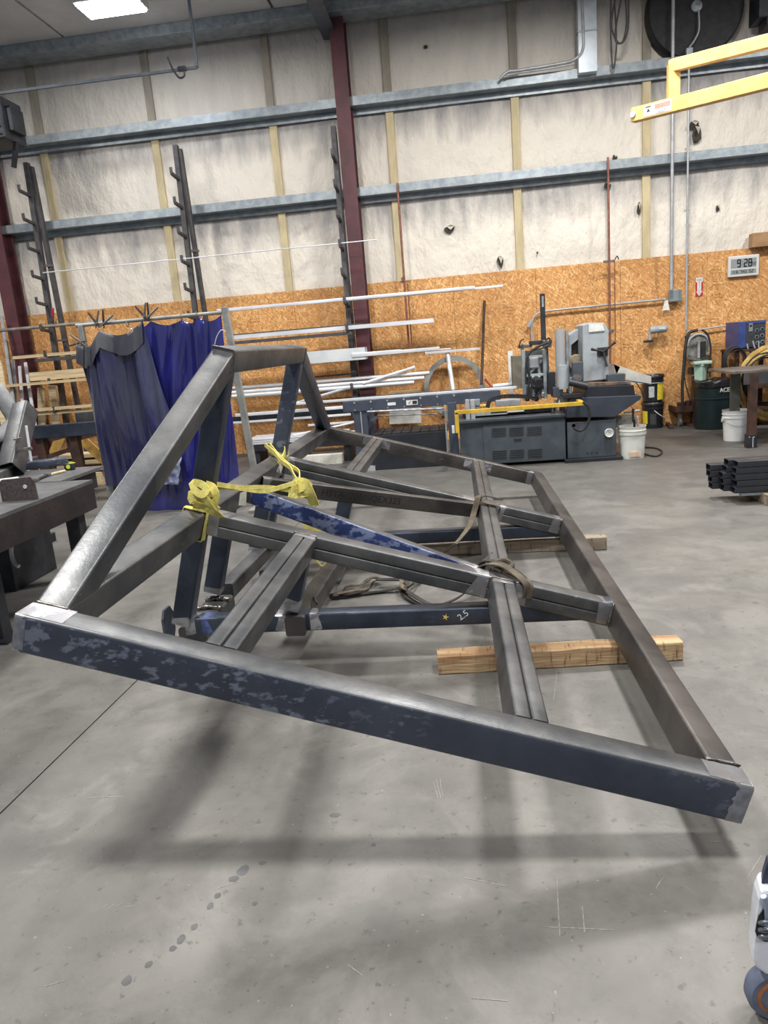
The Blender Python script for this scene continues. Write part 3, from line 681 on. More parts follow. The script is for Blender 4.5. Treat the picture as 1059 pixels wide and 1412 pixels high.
# stock lying on the arms
def stock(name, label, cat, pl, pr, w, h, m, Y=10.66, shape='box', snap=True, flat=False):
    a, b = at(pl[0], pl[1], Y), at(pr[0], pr[1], Y); z = (a.z+b.z)/2
    if snap:
        zl = min(LV, key=lambda q: abs(q-(z-h/2)))
        if abs(zl-(z-h/2)) < .075: z = zl+h/2
    a = V((a.x, Y, z)); b = V((b.x, Y+(.0 if flat else .02), z))
    t = thing(name, label, cat, (a.x, Y, z))
    if shape == 'box': MB().beam(a, b, w, h, (0, 0, 1), 0).build('bar', m, t, bev=.003)
    elif shape == 'tube': MB().beam(a, b, w, h, (0, 0, 1), .006, hollow=.004).build('square_tube', m, t, smooth=True)
    elif shape == 'pipe': MB().tube([a, b], w/2, 12).build('pipe', m, t, smooth=True)
    elif shape == 'chan':
        g = MB(); g.beam(a+V((0, 0, h/2-.004)), b+V((0, 0, h/2-.004)), w, .006); g.beam(a+V((0, -w/2, 0)), b+V((0, -w/2, 0)), .005, h); g.beam(a+V((0, w/2, 0)), b+V((0, w/2, 0)), .005, h); g.build('channel', m, t)
    return t
stock('steel_rod', 'long thin rod high across the racks above the strand board', 'rod', (60, 381), (520, 337), .016, .016, M_alu, 10.6, 'pipe')
stock('steel_pipe', 'dull grey pipe on the left rack arm passing behind the curtain top', 'pipe', (0, 459), (160, 446), .05, .05, mat('dull_pipe', (160, 154, 146), (130, 124, 116), 10, .5, .4), 10.62, 'pipe')
stock('steel_pipe', 'bright long tube on the upper arm, passing in front of the maroon column', 'pipe', (300, 431.5), (655, 404), .045, .045, M_alu, 10.60, 'tube')
stock('angle_bar', 'bright angle bar reaching furthest right on the upper arm', 'bar', (473, 414), (694, 402), .03, .03, M_alu, 10.68, 'box')
stock('angle_bar', 'grey thin bar lying behind the bright tube on the upper arm', 'bar', (478, 418), (636, 407), .022, .025, M_conduit, 10.75, 'box')
stock('channel_bar', 'bright channel on the second arm ending left of the leaning dark bar', 'channel', (312, 463), (598, 445), .07, .055, M_alu, 10.6, 'chan', snap=False)
stock('dark_bar', 'dark bar lying behind the bright channel on the second arm', 'bar', (322, 468), (500, 456), .06, .06, M_blackst2, 10.74, 'box')
stock('rack_shelf_angle', 'short dark angle bracket lying across the second arm', 'bar', (322, 473), (486, 459), .05, .045, M_blackst2, 10.6, 'box')
stock('sheet_tray', 'wide white sheet tray on the third arm above the frame ridge', 'tray', (318, 502), (505, 487), .25, .17, mat('white_sheet', (222, 226, 228), (206, 212, 214), 3, .3, .2, coat=.3), 10.62, 'chan', snap=False)
stock('square_tube', 'bright square tube end right of the white sheet tray', 'tube', (495, 489), (606, 477), .05, .05, M_alu, 10.66, 'tube')
stock('square_tube', 'short pale tube below the bright tube on the third arm', 'tube', (486, 496), (553, 488), .05, .06, M_alu, 10.52, 'tube')
stock('flat_bar', 'thin bright bar pointing right at the top of the leaning ring', 'bar', (476, 495), (622, 482), .03, .02, M_alu, 10.75, 'box')
stock('flat_bar', 'pale bar lying level across the top of the leaning ring', 'bar', (586, 486), (662, 482), .04, .035, M_alu, 11.15, 'box', snap=False)
for k, (pl, pr, y, lab) in enumerate((((318, 533), (592, 517), 10.74, 'rearmost of the bright tubes bundled on the fourth arm'), ((318, 540), (585, 523), 10.66, 'longer middle bright tube bundled on the fourth arm'), ((320, 546), (571, 528), 10.56, 'front bright tube bundled on the fourth arm'))):
    t = stock('round_tube', lab, 'tube', pl, pr, .055, .055, M_alu, y, 'pipe', snap=False)
def slant(name, label, cat, p0, y0, p1, y1, r, m):
    a, b = at(*p0, y0), at(*p1, y1); t = thing(name, label, cat, tuple(a)); MB().tube([a, b], r, 10).build('bar', m, t, smooth=True); return t
slant('round_tube', 'short bright tube slanting up off the fourth arm bundle', 'tube', (500, 529), 10.55, (572, 506), 10.75, .022, M_alu)
slant('round_tube', 'grey tube slanting down left below the fourth arm', 'tube', (404, 557), 10.4, (486, 533), 10.6, .022, M_conduit)
slant('flat_bar', 'thin brownish bar slanting across the rack post above the bundle', 'bar', (420, 521), 10.72, (512, 513), 10.72, .012, M_rust)
stock('square_tube', 'bright long tube just left of the grey conveyor rail', 'tube', (325, 573), (492, 560), .05, .045, M_alu, 10.55, 'tube', snap=False)
stock('dark_bar', 'dark painted beam lying behind the hip of the frame', 'bar', (318, 578), (492, 565), .07, .10, M_sawdark, 10.7, 'box', snap=True)
stock('square_tube', 'pale tube under the dark painted beam behind the frame', 'tube', (322, 588), (484, 577), .05, .035, M_alu, 10.6, 'tube')
stock('flat_bar', 'thin pale bar low on the rack ending by the conveyor leg', 'bar', (425, 588), (505, 579), .03, .03, M_alu, 10.5, 'box')
slant('steel_rod', 'thin pale rod drooping toward the far corner of the frame', 'rod', (404, 600), 9.9, (486, 583), 10.3, .012, M_alu)
# low stack of sheet on a dark skid
t = thing('sheet_skid', 'low dark skid behind the frame carrying bright sheets', 'skid', at(420, 640, 9.9)*1)
c0 = at(345, 628, 9.9); c1 = at(487, 617, 9.9)
MB().box(((c0.x+c1.x)/2, 10.1, .27), (c1.x-c0.x, .5, .09)).build('deck', M_blackst, t)
for x in (c0.x+.1, (c0.x+c1.x)/2, c1.x-.08): MB().box((x, 10.1, .11), (.09, .45, .23)).build('foot', M_blackst, t, bev=.004)
for k, (dx, w_, lab) in enumerate(((0, 1.5, 'bottom'), (.06, 1.45, 'middle'), (-.03, 1.38, 'top'))):
    t = thing('steel_sheet', lab+' bright sheet of the pile on the low dark skid', 'sheet', (c0.x+.75, 10.1, .32+k*.03))
    MB().box((c0.x+.72+dx, 10.1, .33+k*.028), (w_, .5, .022)).build('sheet', M_alu, t, bev=.002)
t = thing('white_carton', 'low white box on the floor in front of the dark skid', 'box', at(452, 634, 9.7)*1)
a = at(420, 633, 9.75); MB().box((a.x+.25, 9.72, .07), (.58, .12, .14)).build('carton', mat('worn_white_card', (214, 212, 204), (180, 178, 170), 6, .7), t, bev=.006)
# ---- lumber on the left racks
for (pl, pr, w_, h_, y, lab) in (
    ((20, 492), (112, 487), .12, .045, 10.62, 'pale lumber board on the left rack level with the curtain hem flap'),
    ((42, 521), (122, 512), .05, .13, 10.64, 'thick pale lumber standing on edge on the left rack'),
    ((0, 532), (120, 524), .14, .04, 10.56, 'pale board reaching the left picture edge on the rack'),
    ((18, 568), (128, 559), .16, .04, 10.58, 'upper of two pale boards beside the leaning box tube'),
    ((24, 573), (128, 565), .16, .035, 10.62, 'lower of two pale boards beside the leaning box tube')):
    stock('lumber_board', lab, 'board', pl, pr, w_, h_, M_lumber, y, 'box', snap=False)
stock('dark_bar', 'dark tube lying under the top lumber board on the left rack', 'tube', (50, 497), (115, 492), .06, .05, M_blackst2, 10.52, 'box')
for k, (pl, pr, lab) in enumerate((((48, 632), (148, 625), 'upper pale board low behind the brown trestle'), ((45, 641), (150, 633), 'lower pale board low behind the brown trestle'), ((110, 648), (158, 640), 'short pale plank lowest behind the brown trestle'))):
    stock('lumber_board', lab, 'board', pl, pr, .3, .05, M_lumber, 9.3, 'box', snap=False)
xa_, xb_ = at(70, 640, 9.3).x, at(140, 640, 9.3).x
for x_, lab in ((xa_, 'left'), (xb_, 'right')):
    t = thing('timber_bearer', lab+' bearer block under the low pale boards behind the trestle', 'timber', (x_, 9.3, 0)); MB().box((x_, 9.3, .09), (.1, .32, .18)).build('block', M_lumber, t, bev=.005)
# leaning rods and panels at the far left
for k, (pt, pb, m, lab) in enumerate((((18, 497), (24, 634), M_conduit, 'pale strip leaning upright left of the lumber'), ((27, 505), (33, 628), M_alu, 'shorter bright strip leaning upright left of the lumber'), ((2, 436), (22, 600), M_conduit, 'tall thin rod leaning against the left maroon column'), ((8, 470), (26, 606), M_blackst2, 'dark thin rod leaning beside the left maroon column'), ((35, 500), (41, 560), M_alu, 'thin bright strip upright between lumber boards'))):
    a = at(*pt, 10.88-.0*k); b = at(*pb, 10.2); b.z = 0.0
    t = thing('leaning_strip', lab, 'strip', tuple(b)); MB().beam(b, a, .045, .02, (0, -1, 0)).build('strip', m, t)
for k, (pt, pb, lab) in enumerate((((57, 535), (50, 600), 'pale board end standing behind the leaning box tube'), ((72, 532), (70, 570), 'pale narrow board end behind the lumber shelves'))):
    a = at(*pt, 11.1); b = at(*pb, 10.95); b.z = 0
    t = thing('upright_board', lab, 'board', tuple(b)); MB().beam(b, a, .12, .03, (0, -1, 0)).build('board', M_lumber, t)
a = at(-6, 484, 8.6); b = at(22, 640, 8.4)
t = thing('plywood_sheet', 'tan sheet standing behind the worker at the left picture edge', 'sheet', (a.x, 8.5, 0)); MB().hexa(V((a.x-.9, 8.6, 1.75)), V((a.x+.04, 8.6, 1.72)), V((a.x+.12, 8.4, 0)), V((a.x-.9, 8.4, 0)), (0, .02, 0)).build('sheet', M_lumber, t)
# ---- brown trestle with navy beam
YT = 8.0
bl, br_ = at(48, 597, YT), at(160, 588, YT)
t = thing('brown_trestle', 'rusty brown steel trestle carrying the navy beam behind the table', 'trestle', (bl.x+.6, YT, 0))
zt = (bl.z+br_.z)/2-.07
for px_, dy in ((56, 0), (103, 0)):
    a = at(px_, 605, YT); MB().box((a.x, YT, zt/2), (.10, .10, zt)).build('leg', M_rust, t, bev=.004)
    MB().beam((a.x+.02, YT+.6, zt-.02), (a.x+.05, YT+.7, 0), .07, .07).build('leg', M_rust, t)
    MB().box((a.x, YT+.3, zt-.03), (.08, .7, .06)).build('cross_member', M_rust, t)
a, b = at(60, 632, YT), at(102, 618, YT); MB().beam(a, b, .05, .05).build('cross_brace', M_rust, t)
t = thing('navy_beam', 'navy steel beam lying across the brown trestle', 'beam', (bl.x+.5, YT, zt))
MB().box(((bl.x+br_.x)/2+.1, YT, zt+.075), (br_.x-bl.x+.3, .12, .15)).build('beam', M_navy, t, bev=.008)
t = thing('navy_beam', 'thin grey beam lying behind the navy beam on the trestle', 'beam', (bl.x+.5, YT+.4, zt))
MB().box(((bl.x+br_.x)/2+.3, YT+.45, zt+.12), (1.0, .08, .24)).build('beam', M_grey, t, bev=.006)
for (p0_, p1_, lab) in (((84, 602), (74, 626), 'yellow striped board leaning left below the navy beam'), ((106, 599), (125, 617), 'yellow striped board slanting right below the navy beam')):
    a, b = at(*p0_, YT+.75), at(*p1_, YT+.75); t = thing('yellow_board', lab, 'board', tuple(b)); b = a+(b-a)*(a.z/(a.z-b.z)); b.z = .01; MB().beam(a+(a-b)*.03, b, .12, .03, (0, -1, 0)).build('board', mat('ochre_board', (186, 150, 74), (150, 116, 58), 8, .7), t)
# ================================================================ WELDING CURTAIN
YC = 7.2
def vinyl(name, c1, c2, rough=.16, al=.98):
    m = mat(name, c1, c2, 2.5, rough, 0, bump=.55, bscale=5, alpha=al, stretch=(2.2, 1, .5), coat=1); return m
M_vblue = vinyl('blue_vinyl', (44, 46, 128), (36, 38, 100))
M_vdark = vinyl('dark_navy_vinyl', (40, 42, 82), (58, 60, 84), .2)
M_frame_t = mat('grey_curtain_frame', (158, 160, 156), (136, 138, 136), 8, .5, .3)
fr = thing('tube_stand', 'grey tube frame holding the blue welding curtain', 'frame', (-3.0, YC, 0))
tl, trr = at(112, 452, YC), at(310, 427, YC); zt = (tl.z+trr.z)/2
tl.z = trr.z = zt
bl_ = V((tl.x+.02, YC, 0)); brr = V((trr.x+.12, YC, 0))
MB().beam(bl_, tl, .05, .05, (0, -1, 0)).build('post', M_frame_t, fr, bev=.005)
MB().beam(brr, trr+V((0, 0, .05)), .065, .05, (0, -1, 0)).build('post', M_frame_t, fr, bev=.005)
MB().tube([tl+V((-.05, 0, 0)), trr], .019, 10).build('top_rail', M_frame_t, fr, smooth=True)
for q in (bl_, brr): MB().box((q.x, YC, .015), (.06, .7, .03)).build('foot', M_frame_t, fr, bev=.004)
def lerp(a, b, t): return a+(b-a)*t
def cur(name, mtl, top, bl, br, z0, fold, label, dy, nu=70, nv=40, sag=.05):
    """curtain hung from points 'top' (px on the rail) down to z0"""
    T = [at(px, py, YC) for px, py in top]; B0, B1 = at(*bl, YC), at(*br, YC); n = len(T)-1
    def fn(a, b):
        k = min(int(a*n), n-1); f = a*n-k; p = T[k].lerp(T[k+1], f); p = p+V((0, 0, -sag*4*f*(1-f)*(1 if n > 1 else 0)))
        q = B0.lerp(B1, a); q.z = lerp(B0.z, B1.z, a)
        r = p.lerp(q, b)
        y = dy+fold*(math.sin(a*n*math.pi*2+b*2)*.5+mnoise.noise(V((a*9+b*1.5, b*1.4, dy*5)))*1.3)*(.35+.65*math.sin(math.pi*min(b+.12, 1)))+.05*b*0
        tw = mnoise.noise(V((a*5, b*3+4, 1)))*.02
        return (r.x+tw*b, YC+y, r.z)
    return MB().surf(fn, nu, nv, .002, (0, 1, 0)).build(name, mtl, None, smooth=True, ang=80), fn
c2, _ = cur('welding_curtain', M_vblue, [(178, 452), (205, 442), (250, 440), (272, 437), (303, 434)], (196, 706), (333, 700), 0, .05, '', .04)
tag(c2, 'bright blue vinyl welding curtain on the right of the grey frame', 'curtain')
c1, fn1 = cur('welding_curtain', M_vdark, [(112, 474), (143, 455), (201, 443)], (152, 668), (262, 662), 0, .075, '', -.09, sag=.09)
tag(c1, 'dusty dark navy curtain clamped over the left end of the grey frame', 'curtain')
def fl(a, b):
    p = V(fn1(a, b*.06+.0)); p.y -= .012+.03*b+.01*math.sin(a*20); p.z -= .10*b+.02*math.sin(a*9)*b; p.x -= .02*b; return p
MB().surf(fl, 50, 6, .002, (0, 1, 0)).build('hem_flap', mat('dusty_grey_vinyl', (72, 74, 80), (58, 60, 70), 4, .45), c1, smooth=True, ang=80)
M_clampst = mat('worn_clamp_steel', (92, 90, 88), (130, 126, 120), 20, .5, .5)
def spring_clamp(px, py, lab, a0):
    c = at(px, py, YC-.05); t = thing('spring_clamp', lab, 'clamp', tuple(c), group='spring clamps on the curtain rail')
    for s_ in (-1, 1):
        d = V((math.sin(a0+s_*.45), 0, math.cos(a0+s_*.45)))
        MB().tube([c-d*.05, c, c+d*.13], .009, 6, rr=[.006, .012, .009]).build('handle', M_clampst if s_ > 0 else M_dark, t, smooth=True)
    MB().cyl(c+V((0, -.02, 0)), c+V((0, .02, 0)), .012, n=8).build('pivot', M_clampst, t)
spring_clamp(133, 446, 'pale spring clamp left of the star shaped pair on the curtain rail', -.1)
spring_clamp(143, 446, 'dark spring clamp beside the pale one on the curtain rail', .55)
spring_clamp(112, 472, 'spring clamp gripping the left end of the dark curtain', -1.3)
spring_clamp(199, 436, 'spring clamp at the overlap of the two curtains', -.2)
spring_clamp(205, 436, 'spring clamp leaning right at the overlap of the two curtains', .5)
for (px, py) in ((250, 437), (272, 434), (176, 447)):
    c = at(px, py, YC); t = thing('curtain_ring', 'small wire ring holding the curtain to the rail %s' % {250: 'at its middle', 272: 'right of its middle', 176: 'left of the clamped overlap'}[px], 'ring', tuple(c), group='curtain rings on the rail')
    MB().tube([c+V((0, math.cos(a)*.028, math.sin(a)*.028)) for a in [i*.6283 for i in range(10)]], .004, 6, closed=True).build('ring', M_clampst, t, smooth=True)
ti = at(302, 455, YC-.03); o = MB().tube(bez([at(296, 475, YC-.04), at(299, 464, YC-.05), at(305, 455, YC-.05), at(311, 457, YC-.04)], 5), .004, 6).build('cable_tie', M_white, None, smooth=True); tag(o, 'white cable tie fixing the curtain to the right post', 'tie')
# crumpled clear bag hanging on the curtain
def bag(a, b):
    p = at(228+a*22-(b*4), 628+b*40, YC-.16); j = mnoise.noise(V((a*4, b*5, 2)))*.05; return (p.x+j*.3, p.y+j-.05*math.sin(a*3.14)*math.sin(b*3.14), p.z)
o = MB().surf(bag, 16, 20, .002, (0, 1, 0)).build('clear_plastic_bag', mat('clear_film', (120, 130, 170), (170, 180, 210), 9, .1, .0, alpha=.75, coat=1), None, smooth=True, ang=30); tag(o, 'crumpled clear plastic hanging low on the blue curtain', 'plastic')
# ================================================================ FABRICATION TABLES (left)
M_tabtop = mat('scuffed_table_steel', (116, 118, 122), (92, 92, 94), 5, .45, .4, lo=.35, hi=.6)
M_tabside = mat('dark_table_plate', (58, 50, 50), (44, 40, 42), 6, .55, .3)
zt = .80
t1 = thing('fabrication_table', 'heavy dark steel table with rows of small holes along its side', 'table', (-3.1, 4.0, 0))
x1 = -2.455; y0_, y1_ = 2.7, 4.54
MB().box((x1-.55, (y0_+y1_)/2, zt-.012), (1.1, y1_-y0_, .024)).build('top_plate', M_tabtop, t1, bev=.002)
MB().box((x1-.01, (y0_+y1_)/2, zt-.024-.085), (.02, y1_-y0_, .17)).build('side_plate', M_tabside, t1)
MB().box((x1-.55, y1_-.01, zt-.024-.085), (1.1, .02, .17)).build('side_plate', M_tabside, t1)
dots = MB()
for k in range(26):
    for r_ in (0, 1):
        y = y0_+.1+k*.07; z = zt-.075-.06*r_
        if k % 5 != 4: dots.cyl((x1-.001, y+(.03*r_), z), (x1+.0012, y+(.03*r_), z), .0055, n=6)
o = dots.build('bolt_holes', M_dark, t1); o['kind'] = 'stuff'
for (x, y) in ((x1-.1, y1_-.12), (x1-.32, 3.78), (x1-1.0, 3.3), (x1-1.0, y1_-.12)):
    l = MB().box((x, y, (zt-.2)/2+.01), (.09, .09, zt-.2)).build('leg', M_blackst, t1, bev=.004)
    MB().box((x, y, .008), (.2, .2, .016)).build('foot_plate', M_blackst, l)
lv = at(30, 770, 4.3); MB().tube(bez([V((x1-.2, 3.9, zt-.19)), V((x1-.22, 3.88, zt-.3)), V((x1-.2, 3.86, zt-.36)), V((x1-.17, 3.85, zt-.38))], 5), .012, 8).build('pipe_bracket', M_conduit, t1, smooth=True)
t2 = thing('fabrication_table', 'second steel table behind, with a thin bare top plate', 'table', (-3.2, 5.0, 0))
MB().box((-3.25, 4.88, zt-.012), (1.1, .62, .024)).build('top_plate', M_tabtop, t2, bev=.002)
for (x, y) in ((-2.86, 4.95), (-3.7, 4.95), (-3.7, 4.72)): MB().box((x, y, (zt-.03)/2), (.08, .08, zt-.03)).build('leg', M_blackst, t2, bev=.004)
MB().box((-2.9, 4.9, zt-.09), (.3, .5, .13)).build('side_plate', M_tabside, t2)
# dark crates under the tables
for (px, py, s_, lab) in ((30, 800, .55, 'black steel bin under the holed fabrication table'), (118, 742, .12, 'small black block on the floor behind the table corner'), (66, 748, .1, 'low black offcut on the floor under the table edge')):
    c = atz(px, py, 0); t = thing('black_bin', lab, 'bin' if s_ > .3 else 'block', (c.x, c.y, 0)); h = s_*.8
    if s_ > .3:
        g = MB(); g.box((c.x-.3, c.y, .01), (s_+.3, s_, .02))
        for dx, dy, sx, sy in ((0, s_/2, s_+.3, .01), (0, -s_/2, s_+.3, .01), ((s_+.3)/2, 0, .01, s_), (-(s_+.3)/2, 0, .01, s_)): g.box((c.x-.3+dx, c.y+dy, h/2), (sx, sy, h))
        g.build('shell', M_blackst, t)
    else: MB().box((c.x, c.y, h/2), (s_, s_*1.3, h)).build('block', M_blackst, t, bev=.005)
# things on the table
def on(px, py): return atz(px, py, zt)
c = on(18, 686); t = thing('gusset_plate', 'dark speckled gusset plate with one hole standing on the table', 'plate', (c.x, c.y, zt))
pa, pb = on(3, 692), on(52, 689); u_ = (pb-pa).normalized(); u_.z = 0; u_.normalize(); hgt = .135; L_ = (pb-pa).length; nrm_ = V((u_.y, -u_.x, 0))
P = []; pts2 = [(0, 0), (L_, 0), (L_*.98, hgt*.84), (L_*.9, hgt), (.02, hgt*.95), (0, hgt*.8)]
for a, b in pts2: P.append(pa+u_*a+V((0, 0, b))+nrm_*-.02*b)
MB().prism(P, nrm_*-.012).build('plate', mat('speckled_scale', (70, 62, 62), (92, 82, 80), 70, .6, .3), t)
h = pa+u_*(L_*.72)+V((0, 0, hgt*.6))+nrm_*.0015; MB().cyl(h-nrm_*.004, h+nrm_*.001, .012, n=16).build('bolt_hole', mat('pale_hole', (196, 196, 194), None, rough=.6), t)
c = on(12, 666); t = thing('paint_roller', 'white fuzzy roller lying on the table at the left edge', 'roller', (c.x, c.y, zt)); a, b = on(-14, 671), on(27, 666); a.z = b.z = zt+.022; MB().tube(bez([a, a.lerp(b, .5), b], 4), .022, 12).build('sleeve', mat('white_nap', (226, 224, 214), (200, 198, 190), 60, .9, bump=.5), t, smooth=True); MB().cyl(a, a+(a-b)*.3, .006).build('rod', M_weld, t)
c = on(97, 648); t = thing('tape_measure', 'black and lime tape measure on the table', 'tape measure', (c.x, c.y, zt))
MB().box((c.x, c.y, zt+.025), (.075, .04, .05)).build('case', M_dark, t, bev=.01); MB().cyl((c.x+.0, c.y-.021, zt+.027), (c.x, c.y-.024, zt+.027), .016).build('badge', mat('lime', (206, 224, 70), None, rough=.4), t, smooth=True); MB().box((c.x+.02, c.y, zt+.051), (.04, .03, .004)).build('lime_trim', MATS['lime'], t)
for (p0_, p1_, r_, m, lab, nm) in (((50, 664), (66, 657), .010, M_dark, 'dark handled brush lying on the table', 'wire_brush'), ((66, 657), (90, 651), .010, M_lumber, 'wooden handled tool lying on the table beside the tape measure', 'wooden_handle')):
    a, b = on(*p0_), on(*p1_); a.z = b.z = zt+r_; t = thing(nm, lab, 'tool', tuple(a)); MB().tube([a, a.lerp(b, .4), b], r_, 8, rr=[r_*.8, r_, r_*.9]).build('handle', m, t, smooth=True); MB().box(a+V((0, 0, .004)), (.04, .03, .02)).build('head', M_clampst, t, bev=.003)
# box tubes of a second workpiece, clamp
bt = at(35, 563, 5.35); bb = at(14, 645, 4.9); bb.z = zt+.05
t = thing('box_tube_workpiece', 'smaller welded workpiece of box tube leaning up on the table', 'workpiece', (bb.x, bb.y, zt))
d_ = (bt-bb).normalized(); MB().beam(bb, bt, .13, .15, (0, -1, 0), .014, hollow=.008).build('leaning_tube', M_grey, t, smooth=True)
a = on(-30, 676); b = on(46, 641); a.z = b.z = zt+.035; MB().beam(a, b, .10, .07, (0, 0, 1), .01).build('lying_tube', M_grey, t, smooth=True)
a = on(34, 648); b = on(94, 640); a.z = b.z = zt+.03; q = MB().beam(a, b, .10, .06, (0, 0, 1), .01, hollow=.006).build('lying_tube', M_front, t, smooth=True)
for f in (.5, .75): h = a.lerp(b, f)+V((0, -.051, 0)); MB().cyl(h, h+V((0, -.002, 0)), .008, n=10).build('drilled_hole', M_dark, q)
c = at(42, 640, 4.95); t = thing('bar_clamp', 'steel bar clamp with an upright rod gripping the workpiece', 'clamp', (c.x, c.y, zt+.07))
rb0 = at(43, 636, 4.85); rb1 = at(36, 587, 4.85); MB().cyl(rb0, rb1, .009).build('rod', M_alu, t, smooth=True)
s0_, s1_ = at(22, 632, 4.85), at(24, 606, 4.85); MB().cyl(s0_, s1_, .011).build('screw', M_clampst, t, smooth=True); MB().beam(at(22, 622, 4.85), at(44, 618, 4.85), .02, .024).build('jaw', M_clampst, t, bev=.004)
MB().cyl(s1_+V((-.03, 0, .0)), s1_+V((.03, 0, .01)), .006).build('tommy_bar', M_clampst, t)
# ================================================================ WORKER
def skin(name, verts, edges, rad, m, parent=None, root=0, sub=2):
    me = bpy.data.meshes.new(name); me.from_pydata([tuple(v) for v in verts], edges, []); o = bpy.data.objects.new(name, me); sc.collection.objects.link(o)
    sk = o.modifiers.new('skin', 'SKIN'); sk.use_smooth_shade = True
    for i, r in enumerate(rad):
        d = me.skin_vertices[0].data[i]; d.radius = (r if isinstance(r, tuple) else (r, r)); d.use_root = (i == root)
    sb = o.modifiers.new('sub', 'SUBSURF'); sb.levels = sub; sb.render_levels = sub; me.materials.append(m)
    if parent: o.parent = parent
    return o
M_skin = mat('skin', (196, 148, 122), (182, 132, 108), 10, .55)
M_shirt = mat('grey_sweatshirt', (150, 152, 154), (128, 130, 132), 5, .9, bump=.6, bscale=14)
M_jean = mat('dark_denim', (34, 38, 52), (44, 48, 64), 30, .9)
def worker(x, y):
    W_ = thing('person', 'worker in grey sweatshirt and dark trousers standing at the left picture edge', 'person', (x, y, 0))
    def p(a, b, c): return (a, b, c)
    v = [p(0, 0, .96), p(0, .0, 1.12), p(0, -.01, 1.32), p(0, 0, 1.44), p(0, -.02, 1.55), p(0, -.04, 1.64), p(0, -.03, 1.74),
         p(-.19, 0, 1.42), p(-.25, -.03, 1.14), p(-.14, -.26, 1.02), p(-.10, -.33, 1.0),
         p(.19, 0, 1.42), p(.27, .0, 1.14), p(.18, -.24, 1.04), p(.14, -.32, 1.02),
         p(-.10, 0, .90), p(-.12, -.02, .50), p(-.13, .02, .09), p(-.13, -.14, .04),
         p(.10, 0, .90), p(.12, -.02, .50), p(.13, .02, .09), p(.13, -.14, .04)]
    e = [(0, 1), (1, 2), (2, 3), (3, 4), (4, 5), (5, 6), (3, 7), (7, 8), (8, 9), (9, 10), (3, 11), (11, 12), (12, 13), (13, 14), (0, 15), (15, 16), (16, 17), (17, 18), (0, 19), (19, 20), (20, 21), (21, 22)]
    r = [(.15, .11), (.14, .1), (.16, .11), (.10, .08), .055, (.075, .095), (.065, .08), .06, .042, .032, .028, .06, .042, .032, .028, .09, .058, .04, .04, .09, .058, .04, .04]
    skin('body', v, e, r, M_skin, W_)
    idx = [0, 1, 2, 3, 7, 8, 9, 10, 11, 12, 13, 14]; mp = {k: i for i, k in enumerate(idx)}
    skin('sweatshirt', [v[i] for i in idx], [(mp[a], mp[b]) for a, b in e if a in mp and b in mp], [(.17, .13), (.165, .125), (.18, .13), (.11, .095), .078, .064, .05, .042, .078, .064, .05, .042], M_shirt, W_)
    idx = [0, 15, 16, 17, 19, 20, 21]; mp = {k: i for i, k in enumerate(idx)}
    skin('trousers', [v[i] for i in idx], [(mp[a], mp[b]) for a, b in e if a in mp and b in mp], [(.165, .125), .105, .078, .065, .105, .078, .065], M_jean, W_)
    for s_ in (-1, 1):
        MB().box((s_*.13, -.06, .045), (.10, .28, .09)).build('boot', M_dark, W_, local=True, bev=.03)
        bx, by, bz = s_*.12-(.0 if s_ < 0 else -.02), -.34, 1.0
        for k in range(5):
            sp_ = (-.03+.017*k); ln2 = (.06, .075, .08, .072, .055)[k]
            if k == 0: f = [(bx-s_*.03, by+.02, bz), (bx-s_*.055, by-.02, bz-.01), (bx-s_*.06, by-.045, bz-.02)]
            else: f = [(bx+sp_, by-.0, bz), (bx+sp_*1.2, by-ln2*.6, bz-.005), (bx+sp_*1.2, by-ln2*.95, bz-.03)]
            skin('finger', f, [(0, 1), (1, 2)], [.011, .009, .008], M_dark, W_, sub=1)
        skin('glove', [(bx, by+.06, bz+.01), (bx, by+.02, bz+.005), (bx, by-.02, bz)], [(0, 1), (1, 2)], [(.032, .03), (.042, .022), (.04, .018)], M_dark, W_, sub=1)
    hair = MB().lathe([(.0, .125), (.05, .115), (.085, .08), (.098, .03), (.096, -.02), (.07, -.03)], (0, -.02, 1.66), 16); hair.build('cap', M_jean, W_, local=True, smooth=True)
    for s_ in (-1, 1):
        MB().lathe([(0, -.012), (.01, -.006), (.012, 0), (.01, .006), (0, .012)], (s_*.032, -.118, 1.665), 8).build('eye', M_white, W_, local=True, smooth=True)
        MB().lathe([(0, -.03), (.018, -.015), (.02, .01), (0, .03)], (s_*.088, -.03, 1.655), 8).build('ear', M_skin, W_, local=True, smooth=True)
    MB().prism([(-.012, -.125, 1.63), (.012, -.125, 1.63), (0, -.12, 1.675)], (0, -.022, 0)).build('nose', M_skin, W_, local=True, smooth=True); MB().box((0, -.125, 1.60), (.05, .01, .008)).build('mouth', mat('lips', (160, 96, 88), None, rough=.5), W_, local=True, bev=.003)
    W_.rotation_euler = (0, 0, math.radians(20))
c = at(-24, 600, 5.75); worker(c.x, c.y)
